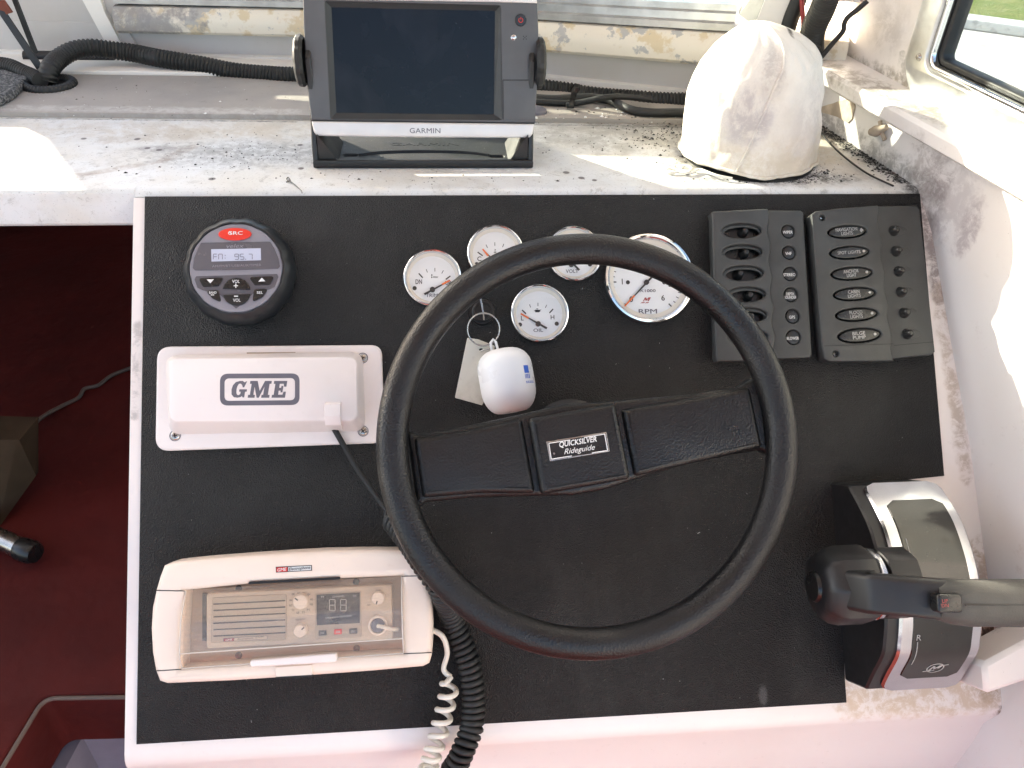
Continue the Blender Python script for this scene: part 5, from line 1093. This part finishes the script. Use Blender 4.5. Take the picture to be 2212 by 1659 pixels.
# ------------------------------------------------------------------ canvas covered compass
YB = 0.092
Lc = [(325, 880), (322, 830), (340, 740), (365, 600), (395, 450), (430, 370), (520, 262), (600, 185), (650, 150), (700, 126), (745, 116)]
Rc = [(1035, 905), (1058, 830), (1078, 720), (1088, 630), (1101, 470), (1088, 300), (1042, 232), (985, 185), (915, 152), (850, 128), (790, 116)]
lc = [ypl(Z3(*q), YB) for q in Lc]; rc_ = [ypl(Z3(*q), YB) for q in Rc]
def interp(L, z):
    L = sorted(L, key=lambda p: p.z)
    if z <= L[0].z: return L[0].x
    for a, b in zip(L, L[1:]):
        if a.z <= z <= b.z: return a.x + (b.x - a.x)*(z - a.z)/max(b.z - a.z, 1e-6)
    return L[-1].x
ztop = min(lc[-1].z, rc_[-1].z)
t = Thing('covered_compass', 'domed compass hidden under a stained white canvas cover', 'compass', Matrix.Translation(((lc[1].x + rc_[1].x)/2, YB, 0)))
ox = t.M.translation.x
vs, fs = [], []; NR, NA = 44, 96
for i in range(NR + 1):
    f = i/NR; f = 1 - (1 - f)**1.25; z = 0.004 + (ztop - 0.004)*f
    xl, xr = interp(lc, z), interp(rc_, z); cxx, rx = (xl + xr)/2, max((xr - xl)/2, 0.0002)
    if i == NR: rx = 0.0004
    for k in range(NA):
        a = 2*math.pi*k/NA; nx, ny = math.cos(a), math.sin(a)
        w_ = noise.noise(V((nx*2.2, ny*2.2, z*22)))*0.0032 + noise.noise(V((nx*6, ny*6, z*9 + 5)))*0.0018 + 0.0012*noise.noise(V((nx*13, ny*13, z*70)))
        w_ -= 0.0030*(1 - abs(noise.noise(V((nx*1.6 + z*9, ny*1.6, z*6 + 11)))))**9 + 0.0022*(1 - abs(noise.noise(V((nx*2.6 - z*14, ny*2.6 + 3, z*9 + 31)))))**11
        w_ += 0.0028*math.sin(a*6 + z*20)*max(0, f - 0.6)*2
        r_ = max(rx + w_*min(1, (1 - f)*6 + 0.25), 0.0002); zz2 = z + (0.0012*math.sin(a*2 + 0.6) + 0.001*math.sin(a*5))*max(0, 1 - f*4)
        vs.append((cxx - ox + r_*nx, r_*0.96*ny, zz2))
for i in range(NR):
    for k in range(NA): fs.append((i*NA + k, i*NA + (k+1) % NA, (i+1)*NA + (k+1) % NA, (i+1)*NA + k))
fs.append(tuple(NR*NA + k for k in range(NA)))
mcv = t.M.copy()
cv = mk('canvas_cover', vs, fs, M_CANVAS, t.o, 70)
sd = cv.modifiers.new('s', 'SUBSURF'); sd.levels = 1; sd.render_levels = 1
# seam down the front and hem
sm_ = []
for i in range(1, NR):
    f = i/NR; kf = NA*(0.675 + 0.075*min(f/0.7, 1) + 0.03*max(0, f - 0.7)/0.3); k0 = int(kf)
    sm_.append(V(vs[i*NA + k0]).lerp(V(vs[i*NA + (k0 + 1) % NA]), kf - k0) + V((-0.0003, -0.0005, 0)))
tube('seam', sm_, 0.0013, M_CANVAS, cv, 6)
tube('hem', [V(vs[k]) + V((0, 0, 0.002)) for k in range(NA)], 0.0021, M_CANVAS, cv, 8, closed=True)
lathe('compass_base', [(0, 0.006), (0.060, 0.006), (0.062, 0.004), (0.066, 0.0025), (0.072, 0.0)], M_RUBBER, t.o, 60, c=(0.0, -0.004, 0))
def wire(name, label, cat, pts, r, mat, n=8, group=None, seg=8): return tag(tube(name, spline(pts, n), r, mat, None, seg), label, cat, group)
# drawstring end with its loops
dz = lambda q, z: zpl(Z3(*q), z)
wire('drawstring', 'frayed drawstring loop trailing from the hem of the canvas cover', 'cord', [dz((610, 980), .003), dz((520, 962), .004), dz((430, 930), .003), dz((390, 950), .002), dz((345, 948), .002), dz((325, 925), .003), dz((350, 912), .004), dz((385, 925), .004), dz((360, 950), .003), dz((310, 945), .002), dz((275, 950), .002), dz((245, 940), .002), dz((262, 925), .002), dz((300, 932), .002)], 0.0014, M_CORDW)

# ------------------------------------------------------------------ hoses and cables
def zq(q, z): return zpl(Z9(*q), z)
def yq(q, Y): return ypl(Z9(*q), Y)
hp = [zq((610, 1050), 0.010), yq((640, 900), 0.318), yq((760, 760), 0.345), yq((960, 650), 0.365), yq((1200, 620), 0.378), yq((1460, 650), 0.385), yq((1750, 690), 0.385), yq((2050, 750), 0.375), ypl(Z1(1300, 420), 0.368), ypl(Z1(1500, 460), 0.362), ypl(Z1(1700, 480), 0.355), ypl(Z1(1950, 490), 0.345), V((-0.10, 0.335, 0.016)), ypl(Z14(350, 325), 0.315), ypl(Z14(700, 385), 0.302), ypl(Z14(1100, 430), 0.292), ypl(Z14(1500, 460), 0.272), ypl(Z14(2000, 480), 0.262), V((0.30, 0.24, 0.02))]
tag(corrugated('corrugated_hose', spline(hp, 14), 0.0118, M_HOSE, None, 0.0048, 0.0018), 'black corrugated hose arching along the back shelf behind the plotter', 'hose')
hp = [zq((520, 1040), 0.014), yq((420, 980), 0.32), yq((300, 930), 0.33), yq((150, 860), 0.345), yq((0, 830), 0.355), yq((-200, 800), 0.36)]
tag(corrugated('corrugated_hose', spline(hp, 12), 0.0095, M_HOSE, None, 0.0045, 0.0016), 'black corrugated hose running behind the grey carpet scrap', 'hose')
c0 = zq((640, 1090), 0.006); rr_ = 0.0265
tag(corrugated('hose_collar', [c0 + V((rr_*math.cos(a), rr_*0.95*math.sin(a), 0)) for a in [2*math.pi*i/60 for i in range(61)]], 0.0062, M_HOSE, None, 0.0040, 0.0012), 'ring of black corrugated tubing round the hose hole in the shelf', 'hose')
lathe_o = lathe('hose_hole', [(0, 0.0008), (0.020, 0.0008), (0.022, 0.0003)], M_BLACKDARK, None, 30, c=(c0.x, c0.y, 0.0046)); tag(lathe_o, 'dark hole in the shelf where the hose comes through', 'hole')
zc = lambda q, z: zpl(Z14(*q), z)
wire('black_cable', 'black cable lying along the shelf, dipping below the corrugated hose', 'cable', [V((-0.05, 0.29, 0.011)), zc((140, 440), .011), zc((560, 440), .011), zc((850, 430), .011), zc((1100, 480), .011), zc((1350, 590), .010), zc((1600, 625), .010), zc((2000, 625), .010), V((0.26, 0.20, 0.010))], 0.0052, M_RUBBER, 10, seg=12)
wire('black_cable', 'thin black cable twisting across the thicker one behind the plotter', 'cable', [V((-0.05, 0.262, 0.009)), zc((140, 485), .009), zc((600, 500), .009), zc((800, 470), .013), zc((1000, 430), .018), zc((1250, 420), .016), zc((1600, 450), .014)], 0.0038, M_RUBBER, 10, seg=10)
ct = Thing('cable_tie', 'black cable tie bundling the hose and cables behind the plotter', 'cable tie', Matrix.Identity(4))
ctp = [zc((570, 530), 0.012), zc((585, 450), 0.017), zc((610, 360), 0.026), zc((650, 310), 0.030)]
vs = []
for p in ctp: vs += [p + V((-0.0035, 0, 0)), p + V((0.0035, 0, 0)), p + V((0.0035, 0, -0.002)), p + V((-0.0035, 0, -0.002))]
mk('strap', vs, [(i*4+k, i*4+(k+1) % 4, i*4+4+(k+1) % 4, i*4+4+k) for i in range(3) for k in range(4)] + [(0, 1, 2, 3), (12, 13, 14, 15)], M_SWB, ct.o, 20)
p = zc((555, 530), 0.010); box('buckle', p, (0.010, 0.007, 0.006), M_SWB, ct.o, 0.001)
p = zc((170, 595), 0.010)
o = lathe('plastic_cap', [(0, 0.006), (0.008, 0.0055), (0.0125, 0.003), (0.0135, 0)], M_INKG, None, 24, c=(zc((120, 600), .006).x, zc((120, 600), .006).y, 0.0046)); tag(o, 'small pale grey plastic cap on the shelf beside the plotter', 'cap')
# straps, bar and carpet at the far left
sb = lambda qa, qb, Ya, Yb, w, name, label: tag(solid(name, [yq((qa[0] - w/2, qa[1]), Ya), yq((qa[0] + w/2, qa[1]), Ya), yq((qb[0] + w/2, qb[1]), Yb), yq((qb[0] - w/2, qb[1]), Yb)], 0.004, M_BLACK), label, 'strap')
sb((-60, 40), (520, 900), 0.36, 0.34, 92, 'black_strap', 'broad black strap slanting down to the hose hole')
sb((160, -60), (450, 690), 0.372, 0.366, 62, 'black_strap', 'narrow black strap standing beside the broad slanting one')
tag(solid('red_tab', [yq(q, 0.35) for q in ((-60, 5), (45, 5), (155, 165), (78, 188), (60, 150), (-60, 110))], 0.004, M_RUST), 'rusty red tab hanging over the broad black strap', 'tab')
b0, b1 = yq((320, 730), 0.415), yq((1490, 735), 0.415); tag(tube('black_pipe', [b0, b0.lerp(b1, .5), b1], 0.0075, M_BLACK, None, 12), 'short straight black pipe along the foot of the bulkhead', 'pipe')
pts = [zq(q, 0.006) for q in ((-300, 900), (0, 900), (360, 990), (430, 1060), (330, 1130), (230, 1230), (60, 1340), (-60, 1390), (-300, 1450))]
cp_ = []
for i in range(len(pts)):
    a, b = pts[i], pts[(i+1) % len(pts)]
    for k in range(6): q = a.lerp(b, k/6); cp_.append((q.x + random.uniform(-.0016, .0016), q.y + random.uniform(-.0016, .0016)))
car = tag(plate('carpet_scrap', cp_, 0.0045, 0.015, M_CARPET, None, 0.003), 'scrap of grey loop carpet lying on the shelf end', 'carpet')
# conduits at the right, behind the compass
r10 = lambda q, off: rp(Z10(*q), off)
tag(corrugated('corrugated_conduit', spline([r10((405, 420), 0.03), r10((400, 250), 0.04), r10((425, 120), 0.05), r10((470, 0), 0.06), r10((520, -160), 0.07)], 12), 0.0145, M_HOSE, None, 0.0036, 0.0012), 'fat black corrugated conduit rising behind the canvas cover', 'conduit')
wire('black_wire', 'crooked black wire climbing the wall beside the fat conduit', 'wire', [r10((475, 400), 0.045), r10((570, 285), 0.045), r10((650, 190), 0.045), r10((660, 130), 0.045), r10((690, 75), 0.045), r10((770, 10), 0.045), r10((850, -60), 0.045)], 0.0030, M_BLACK)
wire('red_wire', 'red wire between the pillar and the fat conduit', 'wire', [r10((335, 330), 0.022), r10((335, 150), 0.022), r10((325, 0), 0.022), r10((320, -120), 0.022)], 0.0028, M_INKR)
wire('black_hose', 'smooth black hose slanting beside the white pillar', 'hose', [r10((200, 260), 0.012), r10((240, 130), 0.012), r10((300, -20), 0.012), r10((340, -140), 0.012)], 0.0100, M_RUBBER)
wq = lambda q: zpl(Z10(*q), 0.0025)
tag(tube('wire_offcut', spline([wq((470, 1085)), wq((560, 1200)), wq((700, 1330)), wq((880, 1460)), wq((1100, 1565))], 8), 0.0011, M_BLACK, None, 8), 'thin black wire offcut lying on the dash beside the canvas cover', 'wire')
# fittings on the hull side
hl0, hl1 = (0.405, 0.194, 0), (0.432, 0.0, 0); hN = (V((-1, -0.139, 0))).normalized()
def hq(q, off=0.0): return vpl(hl0, hl1, Z10(*q)) + hN*off
fo = Thing('hook_fitting', 'small beige plastic cross hook stuck to the hull side', 'hook', Matrix.Identity(4))
c = hq((1010, 1100), 0.004); 
tube('stub', [hq((955, 1108), 0.006), hq((1000, 1102), 0.007), hq((1070, 1070), 0.004)], 0.0052, M_FOAM, fo.o, 12, rf=lambda i, N: (0.0042, 0.0062, 0.003)[i])
tube('arm', [hq((1015, 1020), 0.004), hq((1030, 1090), 0.005), hq((1048, 1178), 0.003)], 0.0024, M_FOAM, fo.o, 8)
p = hq((955, 1108), 0.0066); box('hole', p, (0.0016, 0.0055, 0.0055), M_BLACKDARK, fo.o, 0.0006)
pts = [hq(q, 0.0015) for q in ((600, 870), (650, 850), (768, 822), (785, 900), (760, 1000), (725, 1035), (640, 985), (560, 960), (500, 945), (500, 900), (560, 880))]
tag(solid('torn_patch', pts, 0.003, M_FOAM), 'torn patch of brown foam and glue on the hull side', 'patch')
cr = [hq(q, 0.0045) for q in ((665, 925), (715, 890), (700, 925), (745, 905), (712, 950), (680, 940))]
# lower right: painted block against the hull
bp = [zr(2200, 1400, 190/804)(*q) for q in ((405, 632), (960, 330), (960, 760), (440, 935), (415, 860))]
bk = Thing('painted_block', 'pale painted angled block fixed to the hull below the throttle', 'block', Matrix.Identity(4))
def cw(q, hh): return panw(zr(2200, 1400, 190/804)(*q), hh)
A = [cw(q, 0.075) for q in ((405, 632), (1150, 225), (1150, 700), (430, 940))]
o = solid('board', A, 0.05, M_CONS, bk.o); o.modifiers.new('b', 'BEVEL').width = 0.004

# ------------------------------------------------------------------ cords from the radios
pl = lambda q, hh: panw(Z5(*q), hh)
lead = spline([panw((903, 1352), 0.025), pl((1790, 690), 0.028), pl((1828, 790), 0.022), pl((1808, 890), 0.018), pl((1850, 935), 0.02)], 8)
ax = spline([pl((1842, 965), 0.020), pl((1832, 1040), 0.019), pl((1812, 1130), 0.018), pl((1790, 1220), 0.018), pl((1762, 1320), 0.020), pl((1738, 1400), 0.022), pl((1715, 1480), 0.02), pl((1695, 1580), 0.0)], 10)
cc = coil(ax, 0.0072, 0.0105, 16, lead0=lead, pf=lambda q: 0.0122 if q < 0.52 else 0.0085, Rf=lambda q: 0.0072)
tag(tube('white_coiled_cord', cc, 0.0025, M_CORDW, None, 8), 'dirty white coiled microphone cord hanging from the cream radio', 'cord')
lead = spline([pan_ for pan_ in (panw(Z4(1225, 1405), 0.016), panw(Z4(1245, 1440), 0.014), panw((770, 1010), 0.010), panw((815, 1075), 0.012), panw((838, 1105), 0.016))], 10)
ax = spline([panw((845, 1120), 0.020), panw((880, 1165), 0.040), panw((918, 1222), 0.062), panw((950, 1268), 0.062), panw((968, 1310), 0.030), pl((1860, 610), 0.018), pl((1905, 720), 0.016), pl((1950, 850), 0.016), pl((1975, 980), 0.016), pl((1980, 1100), 0.016), pl((1970, 1220), 0.018), pl((1930, 1330), 0.022), pl((1890, 1420), 0.02), pl((1850, 1480), 0.012)], 10)
cc = coil(ax, 0.0085, 0.0060, 16, lead0=[])
tag(tube('black_coiled_cord', lead[:-1] + cc, 0.0029, M_RUBBER, None, 8), 'thick black coiled cord running from the white box past the wheel', 'cord')

# ------------------------------------------------------------------ cabin below, left of the console
ZC = -0.40
def zl(q, z=ZC): return zpl(ZL(*q), z)
P1, P2_, P3 = zl((490, 1373)), zl((165, 1378)), zl((0, 1652))
ext = P3 + (P3 - P2_)*2.0
cush = Thing('bunk_cushion', 'dark red vinyl bunk cushion with pale piping inside the cabin', 'cushion', Matrix.Translation((0, 0, 0)))
poly = [(XL - 0.002, P1.y), (P2_.x, P2_.y), (ext.x, ext.y), (-1.48, ext.y), (-1.48, 1.28), (XL - 0.002, 1.28)]
poly = roundpoly(poly, [0, 0.014, 0, 0, 0, 0], 6)
plate('pad', poly, ZC - 0.085, ZC, M_REDV, cush.o, 0.006, res=3)
struct(plate('bunk_front', [(x + 0.012 if i in (1, 2) else x, y + 0.006) for i, (x, y) in enumerate([(XL - 0.003, P1.y), (P2_.x, P2_.y), (ext.x, ext.y), (-1.48, ext.y), (-1.48, 1.2), (XL - 0.003, 1.2)])], -0.615, ZC - 0.086, M_TAPE))
pp = [V((XL - 0.002, P1.y - 0.001, ZC - 0.003))] + [V((x, y, ZC - 0.003)) for x, y in roundpoly([(XL - 0.002, P1.y), (P2_.x, P2_.y), (ext.x, ext.y)], [0, 0.014, 0], 6)][1:-1] + [V((ext.x, ext.y, ZC - 0.003))]
tube('piping', [p + V((0.001, -0.001, 0)) for p in pp], 0.0022, M_WIREW, cush.o, 8)
cbx = Thing('cardboard_box', 'open cardboard box on the red bunk cushion', 'box', Matrix.Identity(4))
hb_ = ZC + 0.10
q = [zpl(ZL(*p), hb_) for p in ((100, 365), (135, 520), (-200, 640), (-200, 330))]
up0 = [zpl(ZL(*p), hb_) for p in ((75, 378), (-200, 390))]
box_top = [zpl(ZL(*p), hb_) for p in ((150, 290), (75, 378), (-260, 372), (-260, 280))]
solid('flap', box_top, 0.003, M_CARD, cbx.o)
side = [zpl(ZL(75, 380), hb_), zpl(ZL(140, 520), ZC + 0.035), zpl(ZL(0, 715), ZC), zpl(ZL(-260, 715), ZC), zpl(ZL(-260, 378), hb_)]
solid('panel', side, 0.003, M_CARD, cbx.o)
side = [zpl(ZL(150, 290), hb_), zpl(ZL(75, 380), hb_), zpl(ZL(140, 520), ZC + 0.035), zpl(ZL(150, 505), ZC + 0.03)]
solid('panel', side, 0.003, M_CARD, cbx.o)
wire('pale_cord', 'pale cord trailing over the red cushion to the cardboard box', 'cord', [zl((620, 60), ZC + .003), zl((520, 95), ZC + .003), zl((435, 128), ZC + .003), zl((385, 165), ZC + .003), zl((330, 180), ZC + .003), zl((305, 215), ZC + .003), zl((235, 250), ZC + .004), zl((165, 290), ZC + .01), zl((110, 340), ZC + .02)], 0.0028, M_WIREW)
tb = Thing('tube_leg', 'chrome tube leg with black ribbed end cap lying on the cushion', 'tube', Matrix.Identity(4))
a, b, c = zl((-250, 650), ZC + .02), zl((88, 805), ZC + .02), zl((140, 822), ZC + .02)
tube('tube', [a, a.lerp(b, .5), b], 0.0115, M_STEEL, tb.o, 20); tube('end_cap', [b - (c-b)*0.2, b, b.lerp(c, .7), c], 0.0165, M_SWB, tb.o, 20, rf=lambda i, N: (0.0125, 0.0132, 0.0132, 0.011)[i])

# ------------------------------------------------------------------ crumbs and threads on the dash
def crumbs(name, label, spots, mat, seed):
    rnd = random.Random(seed); vs, fs = [], []
    for (px, py), (sx, sy), n_, (r0, r1), z in spots:
        for _ in range(n_):
            q = zpl((px + rnd.gauss(0, sx), py + rnd.gauss(0, sy)), z)
            if q.y < 0.012 or q.y > 0.36 or q.x > 0.40: continue
            if z == 0.0 and q.y > 0.2: continue
            s_ = rnd.uniform(r0, r1) * (0.6 + rnd.random()**3); b = len(vs); k = rnd.uniform(0, 6.28)
            for i in range(5): a = k + i*1.2566; m_ = s_*rnd.uniform(0.6, 1.3); vs.append((q.x + m_*math.cos(a)*1.3, q.y + m_*math.sin(a), z - 0.0002))
            vs.append((q.x, q.y, z + s_*0.7)); fs += [(b + i, b + (i+1) % 5, b + 5) for i in range(5)]
    o = mk(name, vs, fs, mat, None, 0); o['label'] = label; o['category'] = 'debris'; o['kind'] = 'stuff'; return o
crumbs('dirt_crumbs', 'black crumbs of dirt scattered over the dash and shelf', [((470, 330), (150, 35), 120, (.0003, .0009), 0.0), ((1260, 300), (100, 26), 110, (.0003, .0009), 0.0), ((1400, 285), (60, 16), 80, (.0004, .0013), 0.0),
    ((300, 215), (250, 25), 50, (.0004, .0012), 0.0045), ((560, 335), (60, 15), 80, (.0003, .0008), 0.0), ((1700, 388), (60, 6), 260, (.0004, .0011), 0.0), ((1770, 375), (25, 12), 120, (.0004, .0011), 0.0), ((1500, 330), (30, 25), 120, (.0004, .0012), 0.0), ((1440, 300), (50, 18), 140, (.0004, .0014), 0.0), ((900, 390), (250, 8), 60, (.0005, .0012), 0.0), ((1350, 245), (80, 8), 60, (.0006, .0015), 0.0045)], M_SWB, 3)
crumbs('paint_flakes', 'white flakes of paint lying on the grey shelf', [((300, 210), (260, 22), 50, (.0005, .0014), 0.0045), ((1350, 248), (110, 6), 50, (.0008, .002), 0.0045), ((910, 366), (200, 4), 60, (.0004, .001), 0.0)], M_INKW, 5)
tq = lambda q: zpl(Z2(*q), 0.0012)
wire('thread', 'curl of black thread on the dash edge near the bracket', 'thread', [tq((50, 1175)), tq((75, 1165)), tq((62, 1145)), tq((55, 1160)), tq((90, 1180)), tq((120, 1205)), tq((145, 1228)), tq((152, 1245))], 0.0006, M_SWB, seg=5)

# dirt heaped along the seam between dash and hull side
rnd = random.Random(21); vs, fs = [], []
for _ in range(700):
    f = rnd.random(); x, y = 0.405 + (0.431 - 0.405)*f - abs(rnd.gauss(0, 0.009)), 0.19 + (0.014 - 0.19)*f; s_ = rnd.uniform(.0004, .0015)*(0.5 + rnd.random()**2); b = len(vs); k = rnd.uniform(0, 6.28)
    for i in range(4): a = k + i*1.5708; vs.append((x + s_*math.cos(a)*1.2, y + s_*math.sin(a), -0.0002))
    vs.append((x, y, s_*0.6)); fs += [(b + i, b + (i+1) % 4, b + 4) for i in range(4)]
o = mk('seam_dirt', vs, fs, M_RUBBER, None, 0); tag(o, 'black grit heaped along the joint of dash and hull side', 'debris', kind='stuff')
# lint and dust specks on the black vinyl
vs, fs = [], []
for _ in range(380):
    a_, b_ = rnd.uniform(-0.376, 0.404), rnd.uniform(-0.385, 0.118)
    if a_ > 0.285 and b_ < -0.17: continue
    s_ = rnd.uniform(.00012, .00028)*(0.6 + rnd.random()**4*1.2); l = s_*(1 if rnd.random() < 0.9 else 4); k = rnd.uniform(0, 6.28); d_ = V((math.cos(k), math.sin(k))); n_ = V((-d_.y, d_.x)); q = len(vs)
    for sx, sy in ((-1, -1), (1, -1), (1, 1), (-1, 1)): p = V((a_, b_)) + d_*l*sx + n_*s_*sy; vs.append((p.x, p.y, 0.0001))
    vs.append((a_, b_, 0.0001 + s_)); fs += [(q + i, q + (i+1) % 4, q + 4) for i in range(4)]
o = mk('lint_specks', vs, fs, M_INKWD, None, 0); o.matrix_world = PM; tag(o, 'pale lint specks scattered over the black vinyl panel', 'debris', kind='stuff')
